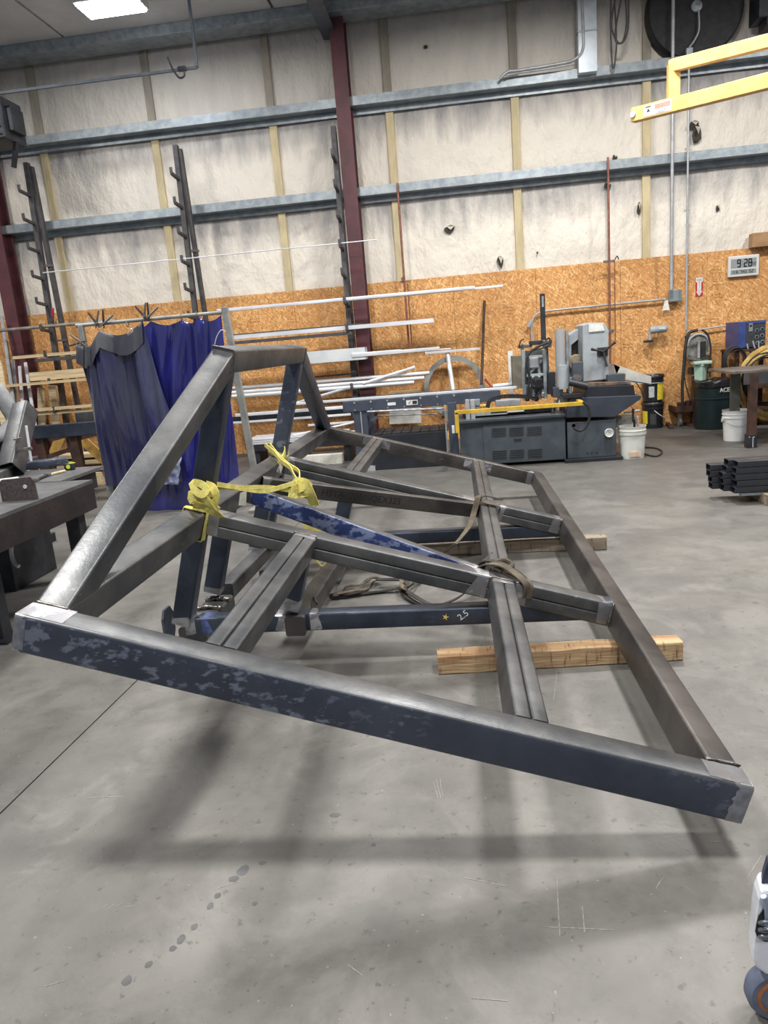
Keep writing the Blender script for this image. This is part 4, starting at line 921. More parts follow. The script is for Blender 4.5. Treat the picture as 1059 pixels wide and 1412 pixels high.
# ================================================================ BAND SAW AND CONVEYOR
YS = 8.66      # front plane of the machine
def q(px, py, Y=YS): return at(px, py, Y)
cv = thing('infeed_conveyor', 'slate blue conveyor bench feeding the saw from the left', 'conveyor', (-.6, 9.2, 0))
YV = 9.0
a, b = at(473, 562, YV), at(690, 545, YV); zc = (a.z+b.z)/2
MB().box(((a.x+b.x)/2, YV, zc), (b.x-a.x, .05, .13)).build('side_rail', mat('conveyor_blue_grey', (66, 74, 88), (56, 64, 78), 6, .5, .1), cv, bev=.004)
M_cbg = MATS['conveyor_blue_grey']
MB().box(((a.x+b.x)/2, YV+.75, zc), (b.x-a.x, .05, .13)).build('side_rail', M_cbg, cv, bev=.004)
MB().box(((a.x+b.x)/2-.3, YV+.02, zc+.085), (b.x-a.x+1.0, .05, .03)).build('fence_strip', M_alu, cv, bev=.003)
for k in range(9):
    x = a.x+.15+k*(b.x-a.x-.3)/8; MB().cyl((x, YV+.03, zc+.03), (x, YV+.72, zc+.03), .03, n=12).build('roller', M_galv, cv, smooth=True)
    if k < 7: MB().cyl((x, YV-.03, zc+.045), (x, YV-.022, zc+.045), .012, n=8).build('bolt', M_conduit, cv); MB().cyl((x, YV-.03, zc-.045), (x, YV-.022, zc-.045), .008, n=8).build('bolt', M_conduit, cv)
p_ = at(540, 557, YV-.03); MB().box((p_.x, YV-.027, p_.z), (.10, .004, .035)).build('sticker', M_white, cv)
p_ = at(568, 555, YV-.03); s_ = MB().box((p_.x, YV-.027, p_.z), (.14, .004, .06)).build('sticker', M_white, cv); MB().box((p_.x+.035, YV-.030, p_.z), (.055, .002, .04)).build('pictogram', M_dark, s_)
MB().prism([(p_.x-.045, YV-.030, p_.z+.005), (p_.x-.035, YV-.03, p_.z-.018), (p_.x-.012, YV-.03, p_.z+.02), (p_.x-.018, YV-.03, p_.z+.022), (p_.x-.034, YV-.03, p_.z-.005), (p_.x-.039, YV-.03, p_.z+.008)], (0, -.001, 0)).build('tick_mark', M_dark, s_)
xl = at(497, 575, YV).x
for y in (YV+.02, YV+.7): MB().box((xl, y, (zc-.06)/2), (.17, .06, zc-.06)).build('leg', M_cbg, cv, bev=.004)
MB().box((xl+.01, YV-.015, zc/2), (.012, .012, zc-.1)).build('edge_rib', M_conduit, cv)
xr = at(624, 575, YV-.1).x; MB().box((xr, YV-.1, (zc-.03)/2), (.11, .08, zc-.03)).build('leg', M_cbg, cv, bev=.004)
MB().box((xr-.085, YV-.08, zc*.48), (.02, .02, zc*.9)).build('conduit', M_conduit, cv)
zr_ = at(560, 573, 9.4).z; [MB().box((x_, YV+.38, zr_-.025), (.04, .62, .03)).build('cross_member', M_cbg, cv) for x_ in (xl+.12, xr-.12)]
# coolant tray
tA, tB = at(514, 600, YV-.05), at(612, 592, YV-.05); tray = thing('coolant_tray', 'long dark navy tray cabinet on the floor under the conveyor', 'tray', (tA.x+.5, YV+.2, 0))
xa, xb = at(514, 640, YV-.05).x, at(617, 620, YV-.05).x
zt2 = at(560, 598, YV-.05).z
MB().box(((xa+xb)/2, YV+.25, zt2/2), (xb-xa, .6, zt2)).build('cabinet', M_sawdark, tray, bev=.006)
g = MB()
for k in range(8): g.box((xa+.03+(xb-xa)*(k+.5)/8, YV+.25, zt2+.012), ((xb-xa)/8*.9, .6, .02))
o = g.build('cover_plates', M_blackst, tray); o['kind'] = 'stuff'
MB().box((xa-.02, YV-.02, .03), (.10, .12, .06)).build('leveling_pad', M_conduit, tray)
# ---- saw body
sw = thing('band_saw', 'large slate grey horizontal band saw with a pale upright saw head', 'band saw', (.9, YS+.5, 0))
x0, x1_ = q(634, 600).x, q(779, 600).x; zt3 = q(700, 578).z; DEP = 1.0
MB().box(((x0+x1_)/2, YS+DEP/2, zt3/2+.02), (x1_-x0, DEP, zt3-.04)).build('base_cabinet', M_saw, sw, bev=.008)
MB().box(((x0+x1_)/2, YS+DEP/2-.01, zt3), (x1_-x0+.02, DEP+.03, .035)).build('cabinet_lip', M_saw, sw, bev=.006)
pn = MB().box(((x0+x1_)/2+.14, YS-.004, zt3*.5), ((x1_-x0)*.78, .01, zt3*.86)).build('access_panel', M_saw, sw, bev=.003)
for ci, cx in enumerate((689, 713, 738)):
    for cy in (595, 626):
        for k in range(4):
            c = q(cx+(-.5 if cy < 600 else 0)*2, cy-4+k*3.2-(ci*1.0), YS-.012); MB().box(c, (.165, .008, .009)).build('louver_slot', M_dark, pn)
c = q(714, 606, YS-.012); MB().box(c, (.09, .01, .03)).build('latch', M_dark, pn, bev=.003)
x2, x3 = q(781, 610).x, q(848, 605).x; z2 = q(815, 580).z
MB().box(((x2+x3)/2+.01, YS+.42, z2/2+.02), (x3-x2, .9, z2-.04)).build('head_cabinet', M_saw, sw, bev=.01)
MB().box(((x2+x3)/2+.02, YS+.42, .022), (x3-x2+.10, 1.0, .04)).build('base_plinth', M_sawdark, sw, bev=.005)
c = q(840, 597, YS-.07); ga = MB().cyl(c+V((0, .05, 0)), c, .045, n=24).build('pressure_gauge', M_white, sw, smooth=True); MB().tube([c+V((math.cos(i*.3927)*.046, -.004, math.sin(i*.3927)*.046)) for i in range(16)], .006, 6, closed=True)  .build('bezel', M_white, ga, smooth=True); MB().box(c+V((.006, -.004, .006)), (.03, .002, .004), Matrix.Rotation(.7, 3, 'Y')).build('needle', M_dark, ga)
for px in (810, 816, 823): c = q(px, 625-(px-810)*.08, YS-.032); MB().cyl(c, c+V((0, .006, 0)), .010, n=10).build('port_hole', M_dark, sw)
c = q(791, 587, YS-.03); MB().cyl(c, c+V((0, .01, 0)), .022, n=12).build('cable_gland', M_dark, sw)
# flared apron and chip tray
zq0, zq1 = q(820, 577).z, q(830, 547).z
P = [q(781, 576, YS-.05), q(848, 575, YS-.05), q(884, 550, YS-.05), q(884, 545, YS-.05), q(786, 549, YS-.05)]
MB().prism(P, (0, 1.0, 0)).build('flared_apron', mat('slate_dark_paint', (52, 60, 72), (46, 52, 64), 5, .5), sw, bev=.006)
P = [q(806, 549, YS), q(876, 545, YS), q(874, 531, YS), q(808, 533, YS)]
MB().prism(P, (0, .9, 0)).build('saw_bed', M_sawdark, sw, bev=.006)
P = [q(806, 533, YS+.05), q(870, 530, YS+.05), q(868, 526, YS+.05), q(810, 528, YS+.05)]
MB().prism(P, (0, .7, 0)).build('bed_plate', mat('worn_bed_plate', (150, 120, 104), (96, 92, 90), 7, .4, .5, lo=.45, hi=.55), sw, bev=.003)
MB().prism([q(838, 527, YS+.1), q(862, 526, YS+.1), q(862, 515, YS+.1), q(838, 517, YS+.1)], (0, .3, 0)).build('side_guard', M_saw, sw, bev=.004)
# C shaped head
hd = [q(803, 448, YS+.2), q(812, 445, YS+.2), q(833, 445, YS+.2), q(839, 455, YS+.2), q(840, 523, YS+.2), q(804, 527, YS+.2)]
hm = MB().prism(hd, (0, .55, 0)).build('head_cover', M_sawgrey, sw, bev=.012)
MB().prism([q(812, 447, YS+.19), q(831, 447, YS+.19), q(834, 456, YS+.19), q(812, 458, YS+.19)], (0, .01, 0)).build('top_facet', M_white, hm)
arm = [q(785, 462, YS+.5), q(805, 448, YS+.5), q(806, 478, YS+.5), q(800, 466, YS+.5), q(788, 476, YS+.5), q(788, 525, YS+.5), q(783, 525, YS+.5)]
MB().prism(arm, (0, .3, 0)).build('head_frame', M_sawgrey, sw, bev=.006)
MB().prism([q(788, 476, YS+.55), q(800, 466, YS+.55), q(803, 474, YS+.55), q(803, 525, YS+.55), q(788, 525, YS+.55)], (0, .2, 0)).build('blade_guide', M_dark, sw)
c = q(795, 500, YS+.45); MB().lathe([(.09, -.04), (.10, -.02), (.10, .02), (.09, .04)], c, 24, (0, 1, 0)).build('drive_wheel', mat('tan_casting', (170, 156, 130), (140, 124, 100), 9, .5), sw, smooth=True)
c = q(832, 485, YS+.14)
hw = MB().cyl(c+V((0, .06, 0)), c, .035, n=14).build('tension_handle', M_dark, sw, smooth=True)
for d in ((-.14, .04), (.13, .10), (.03, -.17)): MB().tube([c, c+V((d[0]*.6, -.02, d[1]*.6)), c+V((d[0], -.03, d[1]))], .013, 8, rr=[.016, .011, .018]).build('spoke', M_dark, hw, smooth=True)
MB().box(c+V((.0, .05, 0)), (.12, .04, .10)).build('handle_plate', M_dark, hw, bev=.005)
# chrome feed cylinder
c0, c1_ = q(776, 535), q(776, 453)
MB().cyl((c0.x, YS+.15, c0.z), (c0.x, YS+.15, c1_.z), .055, n=20).build('cylinder_tube', mat('chrome', (206, 208, 210), None, rough=.22, metal=.6, bump=.01), sw, smooth=True)
MB().cyl((c0.x+.02, YS+.13, c0.z-.02), (c0.x+.02, YS+.13, q(777, 504).z), .065, n=20).build('cylinder_barrel', M_sawgrey, sw, smooth=True)
MB().cyl((c0.x+.085, YS+.18, c0.z-.1), (c0.x+.085, YS+.18, c1_.z-.02), .02, n=12).build('guide_rod', M_galv, sw, smooth=True)
MB().box(q(773, 500, YS+.3), (.06, .1, .6)).build('back_column', M_sawdark, sw, bev=.005)
# vice block, motor
MB().box(q(796, 512, YS+.1), (.12, .12, .22)).build('gear_box', M_saw, sw, bev=.008)
c = q(798, 530, YS-.05); MB().cyl(c+V((-.10, .02, .03)), c+V((.10, -.02, -.03)), .04, n=16).build('feed_motor', M_sawdark, sw, smooth=True)
MB().cyl(q(796, 522, YS), q(796, 522, YS)+V((0, .1, 0)), .05, n=16).build('motor_flange', M_clampst, sw, smooth=True)
MB().box(q(787, 545, YS+.05), (.22, .25, .05)).build('vice_plate', M_sawdark, sw, bev=.004)
MB().cyl(q(787, 560, YS+.05), q(787, 520, YS+.05), .014).build('valve_stem', M_galv, sw, smooth=True)
MB().box(q(780, 551, YS+.02), (.10, .06, .10)).build('valve_block', M_clampst, sw, bev=.004)
for k, (px, py) in enumerate(((770, 562), (776, 568), (782, 560), (766, 555), (762, 566), (772, 553))):
    c = q(px, py, YS+.12); MB().lathe([(.0, -.04), (.022, -.035), (.022, .0), (.014, .01), (.014, .03), (0, .035)], c, 10).build('hydraulic_fitting', [M_clampst, M_dark, M_galv][k % 3], sw, smooth=True)
# feed carriage with the tall dark post
fc = thing('feed_carriage', 'grey feed carriage on the saw with hoses and a tall black column', 'machine carriage', (q(735, 540, 9.0).x, 9.0, .8))
YF = 8.95
MB().prism([at(725, 551, YF), at(752, 548, YF), at(751, 482, YF), at(725, 484, YF)], (0, .14, 0)).build('back_plate', mat('worn_grey_plate', (132, 134, 130), (104, 106, 104), 8, .5, .2), fc, bev=.005)
for pl in (((724, 552), (721, 483)), ((752, 549), (750, 482))): MB().beam(at(*pl[0], YF-.06), at(*pl[1], YF-.06), .04, .10, (0, -1, 0)).build('side_frame', M_galv, fc, bev=.004)
for py in (492, 517, 531, 545): MB().beam(at(725, py+1, YF-.08), at(750, py-1, YF-.08), .03, .03).build('cross_bar', M_sawgrey, fc, bev=.003)
MB().beam(at(730, 515, YF-.05), at(748, 495, YF-.05), .02, .03).build('diagonal_brace', M_sawgrey, fc)
MB().beam(at(741, 497, YF-.05), at(744, 516, YF-.05), .02, .03).build('diagonal_brace', M_sawgrey, fc)
MB().box(at(736, 500, YF-.06), (.11, .08, .13)).build('junction_cover', M_sawgrey, fc, bev=.015)
MB().box(at(739, 524, YF-.08), (.10, .08, .09)).build('motor_mount', M_sawgrey, fc, bev=.006)
MB().cyl(at(739, 524, YF-.1), at(743, 529, YF-.28), .05, n=16).build('feed_motor', M_sawdark, fc, smooth=True)
for k in range(6): c = at(727+k*4.2, 548-(k % 3)*3, YF-.12); MB().lathe([(0, -.05), (.025, -.04), (.028, 0), (.018, .01), (.018, .04), (0, .05)], c, 10).build('fitting', [M_dark, M_clampst, M_galv][k % 3], fc, smooth=True)
t0_, t1_ = at(750.5, 474, YF), at(747, 405, YF)
MB().box((t1_.x+.005, YF, (t0_.z+t1_.z)/2), (.055, .055, t1_.z-t0_.z)).build('mast', M_blackst, fc, bev=.004)
MB().box((t1_.x+.005, YF-.03, t1_.z-.09), (.022, .006, .12)).build('mast_slot', M_galv, fc)
MB().box(at(745, 472, YF), (.26, .12, .05)).build('mast_bracket', M_blackst, fc, bev=.006); MB().box(at(754, 474, YF-.05), (.10, .10, .09)).build('mast_clamp', M_clampst, fc, bev=.01)
MB().cyl(at(756, 535, YF+.05), at(753, 474, YF+.05), .022).build('guide_rod', M_galv, fc, smooth=True)
MB().cyl(at(722, 520, YF), at(720, 478, YF), .02).build('guide_rod', M_galv, fc, smooth=True)
MB().box(at(724, 477, YF), (.16, .08, .04)).build('top_bracket', M_clampst, fc, bev=.008)
MB().box(at(760, 528, YF-.1), (.09, .12, .26)).build('electrical_box', M_sawdark, fc, bev=.006)
MB().box(at(768, 540, YF-.1), (.12, .2, .12)).build('valve_box', M_saw, fc, bev=.006)
for pts, r_ in (([(756, 472), (742, 478), (730, 487), (727, 500), (730, 520), (727, 545)], .014), ([(752, 470), (757, 466), (758, 474), (748, 480), (733, 484), (726, 495), (725, 530)], .010), ([(728, 520), (733, 530), (731, 545), (736, 552)], .012), ([(745, 520), (748, 535), (741, 545), (738, 552)], .010), ([(721, 475), (716, 480), (718, 470), (723, 468)], .007)):
    MB().tube(bez([at(a, b, YF-.16) for a, b in pts], 6), r_, 8).build('hose', M_dark, fc, smooth=True)
# cable chain along the carriage
ch = bez([at(a, b, YF-.25) for a, b in ((672, 562), (676, 552), (690, 547), (710, 546), (726, 547))], 8)
g = MB()
for a, b in zip(ch, ch[1:]): g.beam(a, a.lerp(b, .8), .06, .045)
o = g.build('cable_chain', M_dark, fc); o['kind'] = 'stuff'
o = MB().prism([at(708, 537, 9.35), at(722, 535, 9.35), at(720, 490, 9.35), at(706, 491, 9.35)], (0, .25, 0)).build('grey_green_cabinet', mat('stained_grey_sheet', (128, 124, 108), (100, 96, 84), 5, .6), None, bev=.005); tag(o, 'stained grey sheet metal box standing left of the feed carriage', 'box')
for (pp, lab) in (([(703, 536), (706, 536), (707, 483), (700, 484)], 'white upright panel behind the stained grey box'), ([(769, 530), (773, 530), (773, 481), (766, 482)], 'white upright panel behind the chrome cylinder')):
    o = MB().prism([at(a, b, 9.75) if b < 525 else V((at(a, b, 9.75).x, 9.75, 0)) for a, b in pp], (0, .03, 0)).build('white_sheet', M_white, None); tag(o, lab, 'sheet')
# pans and parts between rail and cabinet
for (pa_, pb_, hh, m, nm) in (((684, 558), (718, 553), .07, M_conduit, 'vice_jaw'), ((648, 558), (662, 556), .10, M_galv, 'guide_block'), ((650, 572), (700, 569), .04, M_conduit, 'drip_pan'), ((676, 570), (723, 565), .03, M_white, 'scale_bar'), ((655, 560), (676, 559), .02, M_yellow, 'stop_bar')):
    a, b = at(*pa_, YS+.2), at(*pb_, YS+.2); z = (a.z+b.z)/2; MB().box(((a.x+b.x)/2, YS+.3, z), (b.x-a.x, .2, hh)).build(nm, m, sw, bev=.004)
MB().box(q(700, 566, YS+.5), (1.1, .5, .04)).build('slide_way', M_sawdark, sw)
for px in (645, 652): MB().box(q(px, 567, YS+.15), (.05, .05, .28)).build('guide_post', M_conduit, sw, bev=.004)
# yellow guard rail
gr = thing('guard_rail', 'yellow square tube guard rail in front of the saw', 'rail', (.6, YS-.2, .6))
YG = YS-.22
ra, rb_ = at(627, 571, YG), at(805, 554, YG); zz = (ra.z+rb_.z)/2
M_yrail = mat('yellow_rail_paint', (206, 172, 62), (184, 150, 50), 10, .45)
MB().box(((ra.x+rb_.x)/2, YG, zz), (rb_.x-ra.x, .045, .045)).build('rail', M_yrail, gr, bev=.004)
dn = at(629, 597, YG); MB().box((ra.x+.02, YG, (zz+dn.z)/2), (.045, .045, zz-dn.z)).build('drop_post', M_yrail, gr, bev=.004)
MB().beam((rb_.x-.02, YG, zz), (rb_.x-.06, YS+.15, zz+.03), .045, .045).build('return_arm', M_yrail, gr, bev=.004)
MB().beam((ra.x+.02, YG, dn.z+.04), (ra.x+.02, YS+.02, dn.z+.04), .04, .04).build('return_arm', M_yrail, gr)
MB().box(at(625, 592, YG), (.03, .04, .09)).build('switch_box', M_white, gr, bev=.004)
o = MB().tube(bez([at(a, b, YG-.02) for a, b in ((804, 554), (811, 561), (813, 575), (808, 588), (800, 594), (791, 590))], 6), .016, 8).build('cable_hose', M_dark, None, smooth=True); tag(o, 'black hose looping from the yellow rail end to the saw cabinet', 'hose')
# chip chute
ct = thing('chip_chute', 'pale folded metal chute jutting off the right end of the saw', 'chute', (2.0, YS+.4, .8))
MB().prism([q(846, 502, YS+.3), q(898, 519, YS+.3), q(898, 529, YS+.3), q(873, 529, YS+.3), q(863, 524, YS+.3), q(863, 515, YS+.3), q(850, 515, YS+.3)], (0, .012, 0)).build('side_wall', mat('pale_chute', (196, 196, 188), (176, 176, 170), 5, .5), ct)
MB().prism([q(846, 502, YS+.3), q(838, 515, YS+.3), q(838, 520, YS+.3), q(850, 517, YS+.3), q(855, 506, YS+.3)], (0, .5, 0)).build('inner_wall', mat('taupe_chute', (150, 140, 130), (130, 120, 112), 5, .6), ct)
MB().prism([q(863, 524, YS+.3), q(898, 529, YS+.3), q(898, 530, YS+.3), q(863, 526, YS+.3)], (0, .45, 0)).build('floor_plate', M_galv, ct)
MB().tube(bez([q(876, 526, YS+.28), q(884, 538, YS+.28), q(887, 548, YS+.28)], 4), .006, 6).build('tie_wire', M_dark, ct)
# clutter under the right end
o = MB().box(q(860, 580, YS+.35), (.28, .3, .12)).build('drain_pan', mat('dirty_white_metal', (176, 176, 166), (140, 140, 132), 8, .6), None, bev=.006); tag(o, 'dirty pale drain pan tucked under the right end of the saw', 'pan')
slant('steel_bar', 'pale short bar resting above the drain pan', 'bar', (860, 569), YS+.3, (882, 566), YS+.3, .014, M_conduit)
# ---- buckets
def bucket(name, cx, cy, r, h, m, label, handle=None, group=None):
    t = thing(name, label, 'bucket', (cx, cy, 0), group=group); k = r
    prof = [(k*.86, 0), (k*.87, .01), (k*.955, h*.74), (k*1.03, h*.745), (k*1.03, h*.775), (k*.97, h*.78), (k*.98, h*.86), (k*1.03, h*.865), (k*1.03, h*.885), (k*.99, h*.89), (k*1.0, h*.985), (k*1.03, h), (k*.97, h), (k*.93, h*.5), (k*.84, .02), (0, .018)]
    MB().lathe(prof, (cx, cy, 0), 36).build('shell', m, t, smooth=True, ang=50)
    return t
c = atz(871, 634, 0); BY = c.y+.15; BX = at(871.5, 615, BY).x
bk = bucket('white_bucket', BX, BY, .155, .375, mat('dirty_white_plastic', (216, 218, 212), (188, 186, 178), 5, .45, lo=.5, hi=.7), 'stained white bucket with a black drain hose beside the saw')
f_ = frame((BX-.005, BY-.152, .055), (1, 0, 0), (0, -.06, 1)); MB().box((BX+.0, BY-.146, .06), (.13, .012, .055)).build('label', mat('faded_label', (206, 186, 160), (190, 160, 140), 20, .6), bk)
MB().tube([V((BX+math.cos(a)*.162, BY+math.sin(a)*.162*1, .30-.0*abs(math.cos(a)))) for a in [math.pi+i*math.pi/16 for i in range(17)]], .003, 6).build('bail', M_conduit, bk, smooth=True)
o = MB().tube(bez([at(873, 564, BY-.05), at(873, 580, BY-.03), V((BX+.02, BY-.02, .44)), V((BX+.03, BY-.0, .3)), V((BX+.03, BY, .04))], 6), .013, 8).build('drain_hose', M_dark, None, smooth=True); tag(o, 'black upright hose dropping into the stained white bucket', 'hose')
o = MB().tube(bez([at(872, 562, BY+.1), at(878, 575, BY+.1), V((BX+.08, BY+.05, .42)), V((BX+.08, BY+.03, .2))], 6), .008, 8).build('drain_hose', mat('pale_pink_hose', (206, 160, 150), None, rough=.4), None, smooth=True); tag(o, 'thin pale pink hose curling into the stained white bucket', 'hose')
cb_ = bez([atz(890, 617, .012), atz(905, 618, .012), atz(913, 623, .012), atz(905, 629, .012), atz(890, 626, .012), atz(880, 620, .012)], 6)
o = MB().tube(cb_, .009, 8).build('floor_cable', M_dark, None, smooth=True); tag(o, 'black cable looped on the floor right of the stained bucket', 'cable')
c = atz(1015, 609, 0); B2 = (at(1014.5, 590, c.y+.15).x, c.y+.15)
b2 = bucket('white_bucket', B2[0], B2[1], .16, .38, mat('clean_white_plastic', (232, 234, 234), None, rough=.4, bump=.02), 'clean white bucket on the floor beside the rusty table leg')
MB().tube([V((B2[0]+math.cos(a)*.168, B2[1]+math.sin(a)*.168, .29+.10*math.sin(a))) for a in [math.pi+i*math.pi/16 for i in range(17)]], .003, 6).build('bail', M_conduit, b2, smooth=True)
MB().cyl((B2[0]-.175, B2[1]-.01, .26), (B2[0]-.155, B2[1]-.01, .26), .025, n=10).build('ear', M_white, b2)
M_blkpl = mat('black_plastic', (30, 32, 36), None, rough=.35, bump=.02)
M_ylab = mat('yellow_label', (226, 206, 60), (206, 186, 50), 30, .5)
c = atz(900, 586, 0); KY = min(c.y+.17, 11.22); KX = at(900, 552, KY).x
for k, z0 in ((0, 0), (1, .40)):
    t = thing('black_pail', ('lower black pail of the stack by the wall, with a pale bail' if k == 0 else 'upper black pail of the stack, with a yellow label'), 'pail', (KX, KY, z0))
    r_ = .155; h = .375
    MB().lathe([(r_*.9, 0), (r_*.96, h*.74), (r_*1.03, h*.75), (r_*1.03, h*.78), (r_*.97, h*.79), (r_, h*.9), (r_*1.06, h*.91), (r_*1.06, h*.99), (r_*.98, h*1.03), (r_*.95, h*1.03), (r_*.9, h*.99), (0, h*.99)], (KX, KY, z0), 32).build('shell', M_blkpl, t, smooth=True, ang=50)
    def lab(a0, a1, za, zb, m, nm, z0=z0, t=t):
        def fn(a, b):
            an = a0+(a1-a0)*a; rr = r_*(.905+.055*(za+(zb-za)*b)/(h*.74))+.004; return (KX+math.sin(an)*rr, KY-math.cos(an)*rr, z0+za+(zb-za)*b)
        return MB().surf(fn, 8, 2).build(nm, m, t, smooth=True)
    if k == 0:
        lab(-1.5, -.75, .07, .26, M_ylab, 'yellow_label'); lab(-.5, .1, .06, .22, mat('grey_print', (70, 74, 76), (50, 52, 54), 60, .5), 'printed_label')
        MB().tube(bez([(KX-.02, KY-.165, .27), (KX+.06, KY-.19, .20), (KX+.15, KY-.12, .15), (KX+.17, KY-.02, .15)], 5), .006, 6).build('bail', M_white, t, smooth=True)
    else:
        lab(.2, 1.1, .02, .26, M_ylab, 'yellow_label'); l_ = lab(-.62, -.1, .06, .22, mat('white_grey_label', (150, 156, 158), (190, 194, 196), 40, .5), 'printed_label')
        MB().tube([V((KX+math.sin(a)*.17, KY-math.cos(a)*.17, z0+.27)) for a in [-1.2+i*.2 for i in range(13)]], .004, 6).build('bail', M_conduit, t, smooth=True)
# trash can
c = atz(982, 593, 0); TY = c.y+.22; TX = at(982, 560, TY).x
tc_ = thing('trash_can', 'large dark green trash can lined with a black bag against the wall', 'trash can', (TX, TY, 0))
M_can = mat('dark_green_plastic', (24, 40, 42), (20, 34, 36), 5, .4)
MB().lathe([(.225, 0), (.23, .02), (.25, .42), (.262, .425), (.262, .44), (.252, .445), (.262, .60), (.275, .605), (.275, .66), (.26, .665), (.25, .5), (.22, .03), (0, .025)], (TX, TY, 0), 40).build('shell', M_can, tc_, smooth=True, ang=50)
def bg_(a, b):
    an = a*6.2832; k = mnoise.noise(V((math.cos(an)*4, math.sin(an)*4, b*2)))
    prof = [(.281, .60), (.283, .66), (.27, .685), (.20, .66), (.08, .63)]; f = b*4; i = min(int(f), 3); r0, z0 = prof[i]; r1, z1 = prof[i+1]; r = lerp(r0, r1, f-i)+k*.012; z = lerp(z0, z1, f-i)+k*.03
    return (TX+math.cos(an)*r, TY+math.sin(an)*r, z)
MB().surf(bg_, 64, 16).build('liner_bag', mat('black_bag_film', (24, 24, 26), (40, 40, 44), 12, .2, bump=.6, bscale=20), tc_, smooth=True, ang=60)
an = math.radians(17); nx, ny = math.sin(an), -math.cos(an)
text_obj('brand_lettering', 'ACE', .082, frame((TX+nx*.268, TY+ny*.268, .545), (math.cos(an), math.sin(an), .0), (nx*-.03, 0, 1)), M_white, tc_, .004)
# dolly with caster
c = atz(938, 588, 0); dl = thing('caster_dolly', 'rusty low dolly on casters left of the trash can', 'dolly', (c.x, c.y+.2, 0)); DX, DY = c.x+.12, c.y+.22
R_ = Matrix.Rotation(math.radians(-8), 3, 'Z')
g = MB(); g.box((DX+.0, DY-.28, .26), (.42, .03, .08)); g.box((DX, DY+.2, .26), (.42, .03, .08)); g.box((DX-.2, DY-.04, .26), (.03, .5, .08)); g.box((DX+.2, DY-.04, .26), (.03, .5, .08)); g.build('frame', M_rust, dl)
MB().box((DX, DY-.04, .235), (.38, .46, .015)).build('deck', M_rust, dl)
for sx in (-1, 1):
    for sy in (-1, 1):
        x, y = DX+sx*.13, DY-.04+sy*.18; w_ = MB().lathe([(.02, -.02), (.055, -.018), (.06, 0), (.055, .018), (.02, .02)], (x, y, .06), 20, (1, .15, 0)).build('caster_wheel', mat('grey_wheel', (120, 120, 120), (90, 90, 90), 14, .5), dl, smooth=True)
        MB().box((x, y, .15), (.05, .07, .12)).build('caster_fork', M_clampst, w_, bev=.005)
MB().cyl((DX+.02, DY-.1, .26), (DX+.02, DY-.1, .36), .045, n=14).build('socket', M_rust, dl, smooth=True)
MB().box((DX-.08, DY-.12, .31), (.10, .08, .07)).build('bracket', M_rust, dl, bev=.006); MB().box((DX+.12, DY-.05, .31), (.08, .10, .06)).build('bracket', M_clampst, dl, bev=.006)
o = MB().beam(atz(919, 583, .02), atz(926, 590, .02), .05, .04).build('steel_offcut', M_rust, None); tag(o, 'short rusty bar on the floor left of the dolly', 'bar')
# belt grinder on pedestal
YB = 11.08
bgx = thing('belt_grinder', 'grey arch shaped belt grinder on a pedestal behind the trash can', 'grinder', (at(965, 500, YB).x, YB, 0))
P = []
cc = at(963, 476, YB)
for i in range(13):
    a = math.pi*i/12; P.append(cc+V((math.cos(a)*.145, 0, math.sin(a)*.15)))
P += [cc+V((-.16, 0, -.17)), cc+V((-.05, 0, -.24)), cc+V((.13, 0, -.20))]
M_grn = mat('worn_grinder_grey', (140, 140, 132), (110, 108, 102), 8, .5, .2)
MB().prism(P, (0, .16, 0)).build('belt_housing', M_grn, bgx, bev=.02)
MB().tube([cc+V((math.cos(math.pi*i/12)*.15, -.01, math.sin(math.pi*i/12)*.155)) for i in range(13)], .016, 8).build('guard_rim', M_sawgrey, bgx, smooth=True)
MB().box(cc+V((.045, -.03, -.06)), (.085, .05, .22)).build('belt_opening', M_dark, bgx, bev=.006)
MB().box(cc+V((-.01, -.04, -.06)), (.03, .05, .24)).build('platen', M_conduit, bgx, bev=.003)
MB().box(cc+V((-.09, -.09, -.19)), (.18, .10, .03), Matrix.Rotation(.25, 3, 'Y')).build('tool_rest', M_clampst, bgx, bev=.004)
for dx, dz in ((.11, -.13), (-.12, -.12), (.05, .03), (-.05, .02)): MB().cyl(cc+V((dx, -.03, dz)), cc+V((dx, .0, dz)), .018, n=10).build('bolt', M_galv, bgx, smooth=True)
MB().box((cc.x+.02, YB+.1, .36), (.14, .12, .72)).build('pedestal', mat('maroon_pedestal', (92, 44, 48), (70, 36, 40), 8, .5), bgx, bev=.01)
MB().box((cc.x+.02, YB+.08, .015), (.3, .3, .03)).build('pedestal_base', M_rust, bgx); MB().box(cc+V((.16, .1, -.02)), (.08, .12, .14)).build('motor', mat('cream_motor', (190, 184, 160), (160, 154, 134), 8, .5), bgx, bev=.015)
MB().box((cc.x+.02, YB+.06, .80), (.24, .18, .10)).build('mount_plate', M_dark, bgx, bev=.008)
a = at(966, 503, YB-.2); YT2 = YB-.12
a = at(966, 503, YT2); t = thing('pale_green_tub', 'pale green plastic tub with a lid below the belt grinder', 'tub', (a.x, YT2, 0)); MB().lathe([(.08, a.z-.22), (.095, a.z-.02), (.105, a.z-.02), (.105, a.z+.02), (0, a.z+.022)], (a.x, YT2, 0), 4).build('tub', mat('pale_green_plastic', (176, 204, 188), (160, 190, 174), 6, .4), t, bev=.01)
MB().box((a.x+.01, YT2, a.z+.03), (.25, .20, .05)).build('lid', MATS['pale_green_plastic'], t, bev=.015)
MB().box((a.x, YT2+.04, (a.z-.22)/2), (.12, .12, a.z-.22)).build('stand', M_blackst, t)
